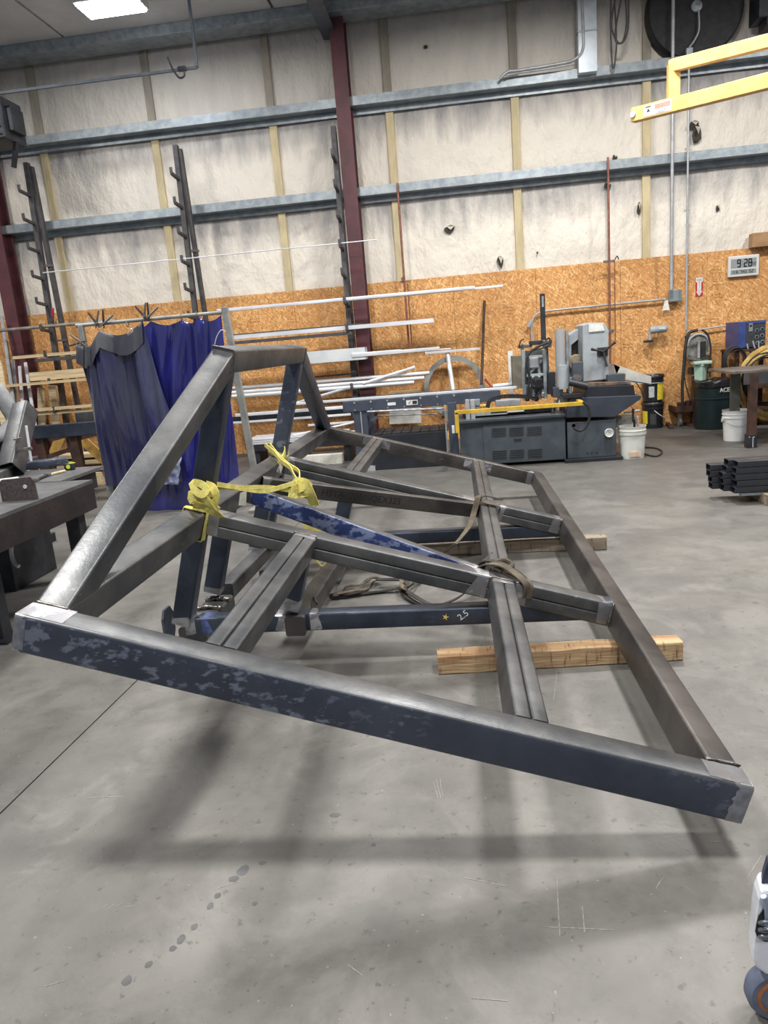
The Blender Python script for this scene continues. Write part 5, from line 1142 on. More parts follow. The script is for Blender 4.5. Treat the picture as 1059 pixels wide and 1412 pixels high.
for pts, r_, lab in (([(962, 455), (950, 460), (945, 480), (943, 505), (941, 530), (941, 557)], .022, 'thick black hose hanging from the belt grinder to the dolly'), ([(968, 455), (976, 462), (980, 480), (979, 500), (979, 520)], .014, 'black cable arching over the right of the belt grinder'), ([(945, 463), (946, 490), (944, 520), (948, 540), (952, 552)], .008, 'thin black cord hanging left of the belt grinder')):
    o = MB().tube(bez([at(a, b, YB-.18) for a, b in pts], 6), r_, 8).build('black_hose', M_dark, None, smooth=True); tag(o, lab, 'hose')
# welder and its cart
YW_ = 10.72
we = thing('welding_machine', 'blue and black welding power source on the cart by the wall', 'welder', (at(1034, 480, YW_).x, YW_, .7))
a0, a1 = at(1016, 480, YW_), at(1053, 478, YW_); zt_ = at(1030, 443, YW_).z; zb_ = (a0.z+a1.z)/2; xm = lerp(a0.x, a1.x, .28)
MB().box(((a0.x+xm)/2, YW_+.2, (zt_+zb_)/2), (xm-a0.x, .5, zt_-zb_)).build('side_panel', mat('blue_enamel', (58, 76, 134), (46, 62, 116), 6, .4), we, bev=.006)
MB().box(((xm+a1.x)/2, YW_+.2, (zt_+zb_)/2), (a1.x-xm, .5, zt_-zb_)).build('front_panel', mat('black_face_plate', (46, 48, 54), (58, 60, 66), 8, .5), we, bev=.006)
MB().box(((xm+a1.x)/2, YW_-.053, zt_-.02), (a1.x-xm, .01, .03)).build('top_trim', MATS['blue_enamel'], we)
for i, (fx, fz) in enumerate(((.55, .62), (.55, .38), (.82, .66), (.82, .42), (.6, .15), (.85, .18))):
    c = V((lerp(xm, a1.x, fx), YW_-.055, lerp(zb_, zt_, fz))); MB().tube([c+V((math.cos(k*.7854)*.024, 0, math.sin(k*.7854)*.024)) for k in range(8)], .005, 6, closed=True).build('dial_ring', M_galv, we, smooth=True); MB().cyl(c+V((0, .005, 0)), c+V((0, -.02, 0)), .012, n=10).build('knob', M_dark, we, smooth=True)
c = V((lerp(xm, a1.x, .22), YW_-.057, lerp(zb_, zt_, .76))); MB().box(c, (.05, .004, .11)).build('badge', M_galv, we); MB().box(c+V((.0, -.003, .02)), (.03, .002, .03)).build('badge_mark', M_dark, we)
ct2 = thing('welder_cart', 'rusty steel cart under the welder draped with hoses', 'cart', (at(1040, 540, 10.7).x, 10.7, 0))
zc2 = zb_-.01; cxa, cxb = at(1013, 483, 10.55).x, at(1013, 483, 10.55).x+1.1
for z in (zc2-.02, .55, .25): MB().box(((cxa+cxb)/2, 10.82, z), (cxb-cxa, .55, .035)).build('shelf', M_rust, ct2)
for x in (cxa+.04, (cxa+cxb)/2, cxb-.04):
    for y in (10.57, 11.07): MB().box((x, y, zc2/2), (.05, .05, zc2-.04)).build('upright', M_rust, ct2)
for x in (cxa+.15, cxb-.15): MB().lathe([(.02, -.02), (.07, -.02), (.075, 0), (.07, .02), (.02, .02)], (x, 10.6, .075), 20, (1, 0, 0)).build('caster_wheel', M_dark, ct2, smooth=True)
def coil(name, label, cx, cy, cz, r, n, rt_, m, cat, sq=1.0, yj=.05):
    P = []
    for k in range(int(n*20)+1):
        a = k/20*6.2832; rr = r*(1+.10*math.sin(a*.37)+.04*math.sin(a*1.3)); P.append((cx+math.cos(a)*rr*sq, cy-yj*math.sin(k/20*1.1)-.006*k/20, cz+math.sin(a)*rr))
    o = MB().tube(P, rt_, 8).build(name, m, None, smooth=True); tag(o, label, cat); return o
M_yhose = mat('dirty_yellow_hose', (196, 166, 92), (160, 132, 72), 9, .6)
c = at(1012, 497, 10.48); coil('cable_coil', 'coil of thick black cable hanging on the left of the welder cart', c.x, 10.48, c.z, .17, 4, .013, M_dark, 'cable', .75)
c = at(1062, 522, 9.9); coil('yellow_duct_hose', 'dirty yellow duct hose looped beside the welder cart', c.x, 9.85, c.z-.05, .42, 2, .038, M_yhose, 'hose', .95, .10)
c = at(1050, 520, 9.8); coil('cable_coil', 'thin black cables looped in front of the yellow hose', c.x, 9.7, c.z-.02, .30, 3, .010, M_dark, 'cable', .9, .06)
for pts, r_, lab in (([(1030, 474), (1033, 484), (1041, 488)], .010, 'short grey lead from the left socket of the welder'), ([(1038, 470), (1041, 480), (1046, 488)], .010, 'short grey lead from the middle socket of the welder'), ([(1046, 470), (1047, 482), (1053, 487)], .010, 'short grey lead from the right socket of the welder')):
    o = MB().tube(bez([at(a, b, YW_-.09 if 'lead' in lab else 9.95) for a, b in pts], 5), r_, 8).build('welding_lead', M_conduit if 'lead' in lab else M_dark, None, smooth=True); tag(o, lab, 'cable')
# rusty legged table on the right
YR = 8.85
tb_ = thing('steel_bench', 'steel bench with a rusty brown leg at the right picture edge', 'bench', (3.9, YR+.2, 0))
a = at(995, 517, YR+.35); zt_ = at(1040, 512, YR).z
lx = at(1037, 560, YR).x
MB().box((a.x+.9, YR+.42, zt_), (1.8, .85, .03)).build('top_plate', mat('worn_bench_top', (124, 120, 116), (96, 90, 86), 6, .5, .3), tb_, bev=.003)
MB().box((lx+.85, YR, zt_-.08), (1.9, .02, .13)).build('front_apron', M_blackst2, tb_)
for y in (YR+.02, YR+.8):
    lx = lx+(.28 if y > YR+.5 else 0)
    l_ = MB().box((lx+.01, y, zt_/2+.05), (.085, .085, zt_-.14)).build('leg', M_rust, tb_, bev=.004)
    MB().box((lx+.005, y, .08), (.11, .10, .16)).build('leg_shoe', M_blackst, l_, bev=.004)
    for dx in (-.03, .02): MB().cyl((lx+dx, y-.055, .13), (lx+dx, y-.05, .13), .008, n=8).build('bolt', M_conduit, l_)
    MB().box((lx+.01, y-.052, .07), (.012, .006, .12)).build('levelling_screw', M_conduit, l_)
MB().box((at(1013, 560, YR+.8).x, YR+.8, zt_/2), (.12, .02, zt_-.05)).build('side_sheet', mat('grey_green_sheet', (120, 122, 112), (100, 102, 94), 5, .6), tb_)
# stack of dark rectangular tubes at the right
bs = [(1017, 646, 8.1), ]
YK = 6.1
n_ = 0
z0 = .09
x_l = at(1014, 680, YK).x
M_tubestk = mat('dark_stack_tube', (50, 54, 62), (62, 64, 70), 7, .4, .4)
for col in range(3):
    for rowi in range(5 - (col == 2)):
        w_, h_ = .105, .052
        xl_ = x_l+[0, -.055, -.12][col]+random.uniform(-.02, .02)+(.015 if rowi == 4 else 0)
        y = YK+.06+col*.108; z = z0+h_/2+rowi*.0535
        posn = ['lowest', 'second', 'middle', 'fourth', 'topmost'][rowi]; cn = ['front', 'middle', 'rear'][col]
        t = thing('rectangular_tube', f'{posn} dark rectangular tube in the {cn} row of the low stack at the right edge', 'tube', (xl_, y, z-h_/2), group='dark tubes stacked at the right edge')
        MB().beam((xl_, y, z), (xl_+2.2, y+.0, z), w_, h_, (0, 0, 1), .007, hollow=.005).build('tube', M_tubestk, t, smooth=True)
for x in (x_l+.25, x_l+1.6):
    t = thing('timber_spacer', 'grey timber spacer under the dark tube stack' + (' nearest its open ends' if x < x_l+1 else ', beyond the picture edge'), 'timber', (x, YK+.15, 0)); MB().box((x, YK+.15, .045), (.09, .5, .088)).build('block', M_wood2, t, bev=.004)
o = MB().box((x_l+1.1, YK+.03, .078), (2.1, .05, .02)).build('flat_strip', M_galv, None); tag(o, 'pale strip lying under the front edge of the dark tube stack', 'strip')
# ring leaning on wall
YN = 11.3; c = at(626, 529, YN); rg_ = thing('steel_ring', 'large flat grey steel ring leaning on the strand board wall', 'ring', (c.x, YN, 0)); ro, ri = .46, .385
g = MB(); n = 48; vs = []
for i in range(n):
    a = i/n*6.2832
    for r_, dy in ((ro, 0), (ri, 0), (ri, .02), (ro, .02)): vs.append((c.x+math.cos(a)*r_, YN+dy-math.sin(a)*r_*.12-.05, c.z+math.sin(a)*r_-.04))
g._add(vs, [(i*4+k, i*4+(k+1) % 4, ((i+1) % n)*4+(k+1) % 4, ((i+1) % n)*4+k) for i in range(n) for k in range(4)]); g.build('ring', mat('grey_ring_plate', (164, 166, 164), (146, 150, 150), 6, .5, .2), rg_, smooth=True, ang=30)
# pale plywood, cross-bars against wall
slant('white_channel', 'pale channel leaning upright inside the steel ring', 'channel', (625, 540), 11.0, (617, 487), 11.2, .035, M_alu)
o = MB().prism([at(a, b, 11.25) for a, b in ((537, 585), (581, 583), (580, 562), (537, 564))], (0, .03, 0)).build('white_board', mat('ruled_white_board', (206, 206, 202), (186, 186, 182), 9, .6), None); tag(o, 'white board on the wall below the conveyor rail', 'board')
o = MB().prism([at(a, b, 11.3) for a, b in ((536, 543), (580, 540), (580, 537), (536, 540))], (0, .06, 0)).build('pale_board', M_lumber, None); tag(o, 'small pale board showing above the conveyor rail', 'board')
slant('dark_bar', 'thin dark bar leaning against the strand board above the ring', 'bar', (664, 530), 10.9, (668, 415), 11.36, .02, M_rust)
slant('red_handle', 'small red and black bar leaning by the white strip', 'bar', (678, 534), 10.9, (669, 523), 11.2, .014, mat('red_handle_paint', (160, 50, 44), None, rough=.5))
slant('flat_bar', 'white strip lying along the wall behind the saw carriage', 'bar', (680, 533), 9.5, (706, 530), 9.5, .03, M_alu)
slant('steel_rod', 'upper thin rod stored under the conveyor rail', 'rod', (500, 568), 9.4, (612, 563), 9.4, .012, M_alu)
slant('steel_rod', 'lower thin rod stored under the conveyor rail', 'rod', (520, 573), 9.5, (602, 571), 9.5, .008, M_conduit)
# ================================================================ WALL FITTINGS
YQ = WY-.06
def pipe(name, label, pts, r, m, Y=YQ, cat='pipe', k=1):
    P = [at(a, b, Y) for a, b in pts]; t = thing(name, label, cat, tuple(P[0])); MB().tube(bez(P, k) if k > 1 else P, r, 10).build('run', m, t, smooth=True); return t
def vpipe(name, label, px, y0, y1, r, m, Y, cat='pipe'):
    a, b = at(px[0], y0, Y), at(px[1], y1, Y); x = (a.x+b.x)/2; t = thing(name, label, cat, (x, Y, b.z)); MB().cyl((x, Y, a.z), (x, Y, b.z), r, n=10).build('run', m, t, smooth=True); return t, x
YGI = WY-.24
t, x = vpipe('copper_pipe', 'left copper air pipe crossing the lower girt', (552, 560), 252, 480, .016, M_copper, YGI); z = at(559, 388, YGI).z
MB().box((x, YGI+.02, z), (.14, .05, .02)).build('clip', M_clampst, t); MB().lathe([(0, -.03), (.02, -.02), (.02, .03), (0, .05)], (x-.02, YGI-.02, z+.02), 10).build('valve', M_copper, t, smooth=True)
t, x = vpipe('copper_pipe', 'thin second copper drop beside the left air pipe', (564, 566), 390, 480, .010, M_copper, YGI)
t, x = vpipe('copper_pipe', 'right copper air pipe between the two clusters of wall rips', (838, 842), 217, 505, .016, M_copper, YGI); z = at(842, 360, YGI).z
MB().box((x, YGI+.02, z), (.15, .05, .03)).build('clip', M_clampst, t); MB().box((x, YGI+.02, at(843, 457, YGI).z), (.08, .05, .05)).build('clip', M_conduit, t)
MB().cyl((x+.02, YGI-.04, at(843, 457, YGI).z), (x+.02, YGI+.02, at(843, 457, YGI).z), .03, n=10).build('valve', M_clampst, t, smooth=True)
t, x2_ = vpipe('thin_copper_drop', 'thin dark drop line right of the right copper pipe', (848, 848), 358, 470, .007, M_copper, YGI)
MB().tube(bez([at(848, 358, YGI), at(851, 353, YGI), at(853, 358, YGI)], 4), .008, 6).build('hook_bend', M_dark, t, smooth=True)
t, x = vpipe('conduit', 'thicker vertical conduit dropping to the grey junction box', (927, 927), -20, 400, .024, M_conduit, YGI, 'conduit')
t, x = vpipe('conduit', 'thinner vertical conduit at the right running down to the grinder', (949, 947), 70, 455, .015, M_conduit, YGI, 'conduit')
for py in (205, 290, 365): c = at(948, py, YGI); MB().box((x, YGI+.01, c.z), (.07, .03, .02)).build('clip', M_conduit, t)
c = at(948, 74, YGI); MB().box((x, YGI, c.z), (.08, .07, .12)).build('switch_box', M_galv, t, bev=.004)
t = pipe('conduit', 'long level conduit bending down behind the feed carriage', [(734, 475), (733, 455), (735, 440), (742, 432), (757, 428.5), (820, 422), (918, 412.5)], .016, M_conduit, YQ-.02, 'conduit', 5)
c = at(735, 446, YQ-.04); MB().box(c+V((-.05, 0, 0)), (.05, .02, .1), Matrix.Rotation(.5, 3, 'Y')).build('tag', M_conduit, t)
pipe('conduit', 'short level conduit running to the blue welder', [(948, 457), (975, 453), (1020, 446)], .012, M_conduit, YQ-.02, 'conduit')
c = at(930, 408, YQ); t = thing('junction_box', 'grey electrical junction box on the strand board', 'junction box', tuple(c)); MB().box(c+V((0, -.03, 0)), (.17, .08, .17)).build('box', mat('junction_grey', (136, 146, 152), (124, 134, 140), 4, .5), t, bev=.006); MB().box(c+V((0, -.072, 0)), (.15, .006, .15)).build('cover', MATS['junction_grey'], t, bev=.003)
c = at(918, 421, YQ-.03); o = MB().prism([c+V((-.05, 0, -.07)), c+V((.055, 0, -.07)), c+V((.03, 0, .07)), c+V((-.015, 0, .07))], (0, -.004, 0)).build('hanging_tag', mat('paper_tag', (224, 222, 214), (200, 198, 190), 20, .8), None); tag(o, 'white paper tag hanging below the junction box', 'tag')
c = at(948, 463, YQ-.02); o = MB().box(c, (.06, .05, .1)).build('outlet_box', M_galv, None, bev=.004); tag(o, 'small outlet box at the foot of the thin conduit', 'outlet')
# wall mounted sander/motor
c = at(908, 454, YQ-.12); t = thing('wall_motor', 'white and grey cylindrical motor hung on the strand board', 'motor', tuple(c))
MB().lathe([(.0, -.13), (.05, -.12), (.055, -.04), (.05, -.03), (.055, .03), (.055, .10), (.03, .13), (0, .13)], c, 20, (1, 0, .05)).build('motor_body', M_sawgrey, t, smooth=True)
MB().cyl(c+V((-.12, 0, 0)), c+V((-.12, 0, -.14)), .022).build('shaft', M_conduit, t, smooth=True); MB().box(c+V((-.14, .0, -.16)), (.12, .12, .035)).build('mount_bracket', M_blackst, t, bev=.005); MB().box(c+V((.05, .09, 0)), (.06, .08, .06)).build('wall_bracket', M_blackst, t); MB().box(c+V((.04, -.055, .01)), (.08, .01, .03)).build('name_plate', M_white, t)
# fire extinguisher arrow sign
a, b = at(961, 382, YQ+.02), at(969, 408, YQ+.02); X0 = at(965, 395, YQ+.02).x; zt_, zb_ = a.z, b.z; wv = .05
sg = thing('fire_sign', 'red sign with a white arrow pointing down on the strand board', 'sign', (X0, YQ, (zt_+zb_)/2)); YY = WY-.012
MB().box((X0, YY, (zt_+zb_)/2), (wv*2, .006, zt_-zb_)).build('backing', mat('sign_red', (186, 40, 44), None, rough=.4), sg)
H_ = zt_-zb_; P = [(-.048, 0), (.048, 0), (.048, -.22*H_), (.028, -.28*H_), (.028, -.72*H_), (.046, -.72*H_), (0, -.98*H_), (-.046, -.72*H_), (-.028, -.72*H_), (-.028, -.28*H_), (-.048, -.22*H_)]
MB().prism([(X0+x, YY-.0035, zt_-.005+z) for x, z in P], (0, -.001, 0)).build('arrow', M_white, sg)
text_obj('sign_word', 'FIRE', .036, frame((X0, YY-.0048, zt_-.045), (1, 0, 0), (0, 0, 1)), mat('sign_red_ink', (170, 40, 44), None, rough=.5), sg, .0004)
def vt(s, size, xc, zc, par): return text_obj('sign_word', s, size, frame((xc, YY-.0048, zc), (0, 0, 1), (-1, 0, 0)), mat('sign_grey_ink', (130, 110, 100), None, rough=.5), par, .0004)
vt('EXTINGUISHER', .022, X0, zt_-.5*H_, sg)
# clock
x0, x1_ = at(1004, 368, YQ).x, at(1047, 362, YQ).x; zt_ = at(1025, 352, YQ).z; zb_ = at(1025, 381, YQ).z
ck = thing('digital_clock', 'white framed digital wall clock reading 9:28', 'clock', ((x0+x1_)/2, YQ, zb_)); cx_, cz_ = (x0+x1_)/2, (zt_+zb_)/2; w_, h_ = x1_-x0, zt_-zb_
MB().box((cx_, YQ+.02, cz_), (w_, .05, h_)).build('case', mat('silver_white_case', (206, 204, 200), None, rough=.4), ck, bev=.012)
M_lcd = mat('lcd_grey', (140, 148, 148), None, rough=.3); M_seg = mat('lcd_black', (28, 32, 40), None, rough=.4)
MB().box((cx_-.003, YQ-.006, cz_+h_*.13), (w_*.82, .004, h_*.44)).build('display', M_lcd, ck); MB().box((cx_-.003, YQ-.006, cz_-h_*.27), (w_*.82, .004, h_*.22)).build('display', M_lcd, ck)
def seg7(ch, ox, oz, w, h, par, name='digit'):
    S = {'0': 'abcdef', '1': 'bc', '2': 'abged', '3': 'abgcd', '4': 'fgbc', '5': 'afgcd', '6': 'afgecd', '7': 'abc', '8': 'abcdefg', '9': 'abcdfg', 'E': 'afged', 'T': 'abc', 'H': 'fbgec', 'U': 'fbecd'}[ch]; g = MB(); t_ = h*.13
    for s in S:
        x, z, sx, sz = {'a': (0, h/2, w, t_), 'g': (0, 0, w, t_), 'd': (0, -h/2, w, t_), 'b': (w/2, h/4, t_, h/2), 'c': (w/2, -h/4, t_, h/2), 'f': (-w/2, h/4, t_, h/2), 'e': (-w/2, -h/4, t_, h/2)}[s]
        g.box((ox+x, YQ-.0095, oz+z), (sx+t_*.3, .001, sz+t_*.3))
    return g.build(name, M_seg, par)
hz = cz_+h_*.13
for ch, fx in (('9', -.16), ('2', .055), ('8', .20)): seg7(ch, cx_+w_*fx, hz, w_*.085, h_*.33, ck)
for dz in (-.02, .02): MB().box((cx_-w_*.055, YQ-.0095, hz+dz), (.008, .001, .008)).build('colon_dot', M_seg, ck)
for ch, fx in (('5', .29), ('2', .36)): seg7(ch, cx_+w_*fx, hz-.015, w_*.035, h_*.13, ck)
for ch, fx in (('1', -.36), ('1', -.31), ('6', -.21), ('T', -.10), ('H', -.02), ('U', .06), ('5', .20), ('2', .28)): seg7(ch, cx_+w_*fx, cz_-h_*.27, w_*.045, h_*.13, ck)
# cardboard box on top of board
a = at(1036, 337, WY-.12); o = MB().box((a.x+.35, WY-.09, a.z+.05), (.7, .14, .19)).build('cardboard_box', mat('cardboard', (168, 132, 96), (150, 116, 82), 5, .8), None, bev=.004); tag(o, 'brown cardboard box on the ledge at the right picture edge', 'box')
# galvanised duct, conduits and wires at the top
YD = WY-.22
a, b = at(795, 30, YD), at(821, 30, YD); zb_ = at(808, 103, YD).z
t = thing('sheet_duct', 'bright galvanised duct dropping to the upper girt', 'duct', ((a.x+b.x)/2, YD, zb_)); MB().box(((a.x+b.x)/2, YD-.04, (zb_+6.0)/2), (b.x-a.x, .12, 6.0-zb_)).build('duct', mat('bright_duct', (196, 204, 212), (176, 186, 196), 4, .35, .4), t, bev=.004); MB().box(((a.x+b.x)/2, YD-.04, zb_+.5), (b.x-a.x+.02, .14, .02)).build('joint_band', M_galv, t)
pipe('conduit', 'conduit curving up over the upper girt beside the duct', [(690, 108), (700, 99), (716, 97), (770, 88), (790, 83), (803, 70), (804, 40), (800, -40)], .02, M_conduit, YD-.1, 'conduit', 5)
pipe('conduit', 'second conduit hugging the first beside the duct', [(697, 106), (706, 102), (760, 94), (792, 88)], .014, M_conduit, YD-.08, 'conduit', 4)
for pts, lab in (([(843, -20), (842, 40), (845, 95), (850, 60), (846, -20)], 'long black cable loop hanging nearest the duct'), ([(852, -20), (843, 35), (855, 60), (866, 40), (866, -20)], 'wide cable loop hanging right of the duct'), ([(860, -20), (848, 50), (858, 58), (864, 30), (861, -20)], 'inner cable loop hanging right of the duct')):
    pipe('hanging_cable', lab, pts, .011, M_blackst2, YD-.15, 'cable', 6)
# exhaust fan
c = at(958, 12, WY-.1); t = thing('exhaust_fan', 'large dark round exhaust fan high on the wall at the right', 'fan', tuple(c))
Rf = .60; MB().lathe([(Rf, .06), (Rf+.03, .0), (Rf+.03, -.12), (Rf, -.14), (Rf-.03, -.10), (Rf-.03, .05)], c, 48, (0, -1, 0)).build('housing', M_dark, t, smooth=True, ang=40)
MB().cyl(c+V((0, .06, 0)), c+V((0, .04, 0)), Rf, n=48).build('back_screen', mat('dark_fan_screen', (44, 48, 58), (54, 58, 68), 4, .7), t)  # dark blue-grey screen behind the blades
for k in range(5):
    a = k*1.2566+.3; d = V((math.cos(a), 0, math.sin(a))); e = V((-math.sin(a), 0, math.cos(a)))
    MB().hexa(c+d*.08-e*.05+V((0, .03, 0)), c+d*.55-e*.14+V((0, .03, 0)), c+d*.55+e*.12+V((0, -.05, 0)), c+d*.08+e*.05+V((0, -.02, 0)), (0, -.006, 0)).build('blade', M_blackst, t)
MB().lathe([(0, .10), (.07, .09), (.075, .0), (.05, -.02)], c, 20, (0, -1, 0)).build('motor', M_galv, t, smooth=True)
MB().tube(bez([c+V((.02, -.1, -.05)), at(964, 40, WY-.22), at(958, 55, WY-.22), at(950, 66, WY-.24)], 6), .012, 8).build('power_cord', M_conduit, t, smooth=True)
for a in (0, 1.5708, 3.1416, 4.7124): MB().tube([c+V((math.cos(a+.4)*.07, -.04, math.sin(a+.4)*.07)), c+V((math.cos(a+.4)*Rf, -.04, math.sin(a+.4)*Rf))], .012, 6).build('strut', M_blackst, t)
c = at(1050, 20, WY-.3); t = thing('unit_heater', 'dark unit heater cut off by the top right corner', 'heater', tuple(c)); MB().box(c+V((.18, 0, .12)), (.55, .35, .42)).build('case', M_blackst, t, bev=.01); MB().box(c+V((.12, -.02, -.13)), (.22, .3, .12)).build('outlet', M_blackst, t, bev=.01)
# jib crane arms
jb = thing('jib_crane', 'yellow jib crane arm reaching in from the right picture edge', 'jib crane', at(1059, 100, 8.6)*1)
a, b = at(873, 159.5, 8.6), at(1075, 108, 7.6)
bm_ = MB().beam(a, b, .09, .135, (0, 0, 1)).build('lower_boom', M_yellow, jb, bev=.006)
a2, b2 = at(924, 92, 8.45), at(1075, 53, 7.6); MB().beam(a2, b2, .08, .115, (0, 0, 1)).build('upper_boom', M_yellow, jb, bev=.006)
MB().beam(at(929, 88, 8.42), at(928, 147, 8.42), .115, .09, (0, -1, 0)).build('hanger', M_yellow, jb, bev=.006)
d = (b-a).normalized(); nn_ = V((d.y, -d.x, 0)).normalized(); o0 = a+d*.25+nn_*.047
MB().beam(o0-d*.1, o0+d*.2, .002, .10, (0, 0, 1)).build('decal', M_white, bm_); s_ = o0+nn_*.0015
MB().beam(s_+d*.02+V((0, 0, .02)), s_+d*.19+V((0, 0, .02)), .002, .045, (0, 0, 1)).build('orange_panel', mat('decal_orange', (206, 120, 100), (180, 130, 130), 30, .5), bm_); MB().beam(s_+d*.03+V((0, 0, -.03)), s_+d*.18+V((0, 0, -.03)), .002, .03, (0, 0, 1)).build('grey_panel', mat('decal_grey', (120, 124, 130), (180, 180, 180), 60, .5), bm_)
MB().prism([s_-d*.07+V((0, 0, -.012)), s_-d*.03+V((0, 0, -.012)), s_-d*.05+V((0, 0, .022))], nn_*.001).build('warning_triangle', M_dark, bm_); MB().cyl(a+d*.03+nn_*.04, a+d*.03+nn_*.06, .03, n=12).build('end_stop', M_conduit, bm_, smooth=True); MB().beam(s_-d*.08+V((0, 0, .035)), s_-d*.02+V((0, 0, .035)), .002, .01, (0, 0, 1)).build('print_line', M_dark, bm_)
# ceiling fittings: lamp, hook line, heater
L_ = V(LAMP); hb = thing('high_bay_lamp', 'glowing rectangular high bay lamp under the ceiling at the top left', 'lamp', tuple(L_)); MB().box(L_+V((0, 0, .09)), (.80, .46, .10)).build('housing', M_white, hb, bev=.02); MB().box(L_+V((0, 0, .03)), (.74, .40, .02)).build('lens', emis('lamp_lens', (250, 251, 255), 42), hb, bev=.008)
for s_ in (-1, 1): MB().cyl(L_+V((s_*.2, 0, .14)), L_+V((s_*.2, 0, CZ-L_.z)), .004, n=6).build('hanger_wire', M_galv, hb)
YH = 9.6
t = thing('trolley_rail', 'thin overhead rail with a drop bar and hanging hook at the top left', 'rail', tuple(at(260, 95, YH)))
a, b = at(-20, 131, YH), at(272, 93, YH); z = (a.z+b.z)/2; MB().beam((a.x, YH, z), (b.x, YH, z), .03, .03).build('rail', M_purlin, t); c = at(258, 0, YH); MB().beam((b.x, YH, z), (b.x, YH, CZ), .03, .03, (0, 1, 0)).build('drop_bar', M_purlin, t)
MB().tube(bez([at(231, 79, YH-.03), at(238, 95, YH-.03), at(247, 107, YH-.03), at(254, 105, YH-.03), at(254, 98, YH-.03)], 5), .012, 8).build('hook', M_blackst, t, smooth=True); MB().box(at(251, 95, YH-.02), (.10, .06, .05)).build('trolley', M_blackst, t, bev=.006)
c = at(4, 168, 9.9); t = thing('unit_heater', 'dark unit heater hanging at the left picture edge', 'heater', tuple(c)); MB().box(c+V((-.22, .1, .02)), (.62, .5, .52)).build('case', M_blackst, t, bev=.02)
for k in range(5): MB().box(c+V((.0-.2, -.16, -.18+k*.09)), (.5, .03, .012), Matrix.Rotation(.5, 3, 'X')).build('louver', M_blackst2, t)
MB().beam(c+V((.08, .1, -.22)), c+V((-.05, .15, -.52)), .05, .05).build('gas_pipe', M_blackst, t); MB().box(c+V((.12, .1, .02)), (.08, .3, .3)).build('side_box', M_blackst, t, bev=.01); MB().cyl(c+V((-.3, .1, .2)), V((c.x-.3, c.y+.1, CZ)), .02).build('hanger', M_blackst, t)
# ================================================================ SLINGS
M_yel = mat('yellow_sling_web', (226, 216, 124), (196, 184, 96), 14, .7, bump=.2, bscale=60)
M_oliv = mat('olive_web', (106, 96, 80), (72, 64, 54), 9, .8, bump=.2, bscale=60)
M_blkweb = mat('black_web', (36, 34, 32), (52, 48, 44), 9, .8)
ys = thing('yellow_sling', 'yellow webbing sling knotted round both posts of the steel frame', 'sling', tuple(F(2.12, 1.5, 0)))
def band(pts, w, mtl, parent, name='web', side=(0, 0, 1), t=.004, k=5):
    return MB().ribbon(bez(pts, k), w, t, side).build(name, mtl, parent, smooth=True, ang=60)
hs_ = hs; o_ = .056
def ring_around(s0, v0, h0, rs, rv, tilt, w, parent, mtl=M_yel, n=20, name='wrap', jit=0):
    """loop round a post (axis along frame normal)"""
    P = []
    for i in range(n+1):
        a = i/n*6.2832; ca, sa = math.cos(a), math.sin(a); m_ = max(abs(ca), abs(sa)); P.append(F(s0+ca/m_*rs, v0+sa/m_*rv, h0+tilt*ca+jit*math.sin(3*a)))
    return MB().ribbon(P, w, .004, TN).build(name, mtl, parent, smooth=True, ang=60)
ring_around(hs_, v1_, .035, .057, .057, .02, .045, ys); ring_around(hs_, v1_, .075, .06, .06, -.025, .04, ys)
def ring_beam(v0, rs, hb, ht, tilt, w, parent, sc_=None, mtl=M_yel):
    """loop round the left tube (axis along v)"""
    P = []; s0 = SL-.055
    for a, b in ((-1, -1), (1, -1), (1, 1), (-1, 1), (-1, -1)): P.append(F(s0+a*rs, v0+tilt*b, (ht if b > 0 else hb)))
    Q = []
    for p, q_ in zip(P, P[1:]): Q += [p.lerp(q_, i/5) for i in range(5)]
    Q.append(P[-1]); return MB().ribbon(Q, w, .004, TV).build('wrap', mtl, parent, smooth=True, ang=60)
ring_beam(v1_-.085, .058, -.135, .006, .01, .05, ys)
def fold(pts, w_, nm='knot_fold', t=.006, k=6, mtl=None, par=None):
    return MB().facing(bez([at(*p) for p in pts], k), w_, t).build(nm, mtl or M_yel, par or ys, smooth=True, ang=60)
fold([(267, 697, 3.26), (280, 700, 3.2), (294, 705, 3.19), (306, 713, 3.24)], .034)
fold([(262, 690, 3.27), (270, 686, 3.21), (284, 690, 3.19), (300, 704, 3.2)], .036)
fold([(284, 668, 3.24), (293, 672, 3.2), (298, 684, 3.19), (295, 697, 3.2)], .036)
fold([(264, 664, 3.25), (269, 676, 3.2), (279, 682, 3.17), (285, 676, 3.17), (278, 668, 3.19), (268, 665, 3.23)], .034)
fold([(275, 682, 3.19), (284, 690, 3.17), (292, 700, 3.18), (302, 712, 3.23)], .028)
for (pts, w_) in (([(296, 672, 3.25), (330, 673, 3.5), (365, 677, 3.8), (400, 668, 4.1), (420, 662, 4.3)], .026), ([(300, 668, 3.26), (330, 672, 3.5), (370, 672, 3.85), (398, 676, 4.1), (415, 678, 4.2)], .024),
                  ([(365, 613, 4.92), (378, 624, 4.8), (388, 636, 4.7), (400, 645, 4.6), (405, 655, 4.45), (410, 663, 4.3)], .03), ([(372, 612, 4.92), (384, 628, 4.78), (397, 640, 4.65), (412, 650, 4.5), (413, 662, 4.3)], .026),
                  ([(391, 612, 4.98), (393, 622, 4.88), (388, 634, 4.78), (384, 640, 4.75)], .03)):
    band([at(a, b, c) for a, b, c in pts], w_, M_yel, ys, 'sling_leg', t=.006)
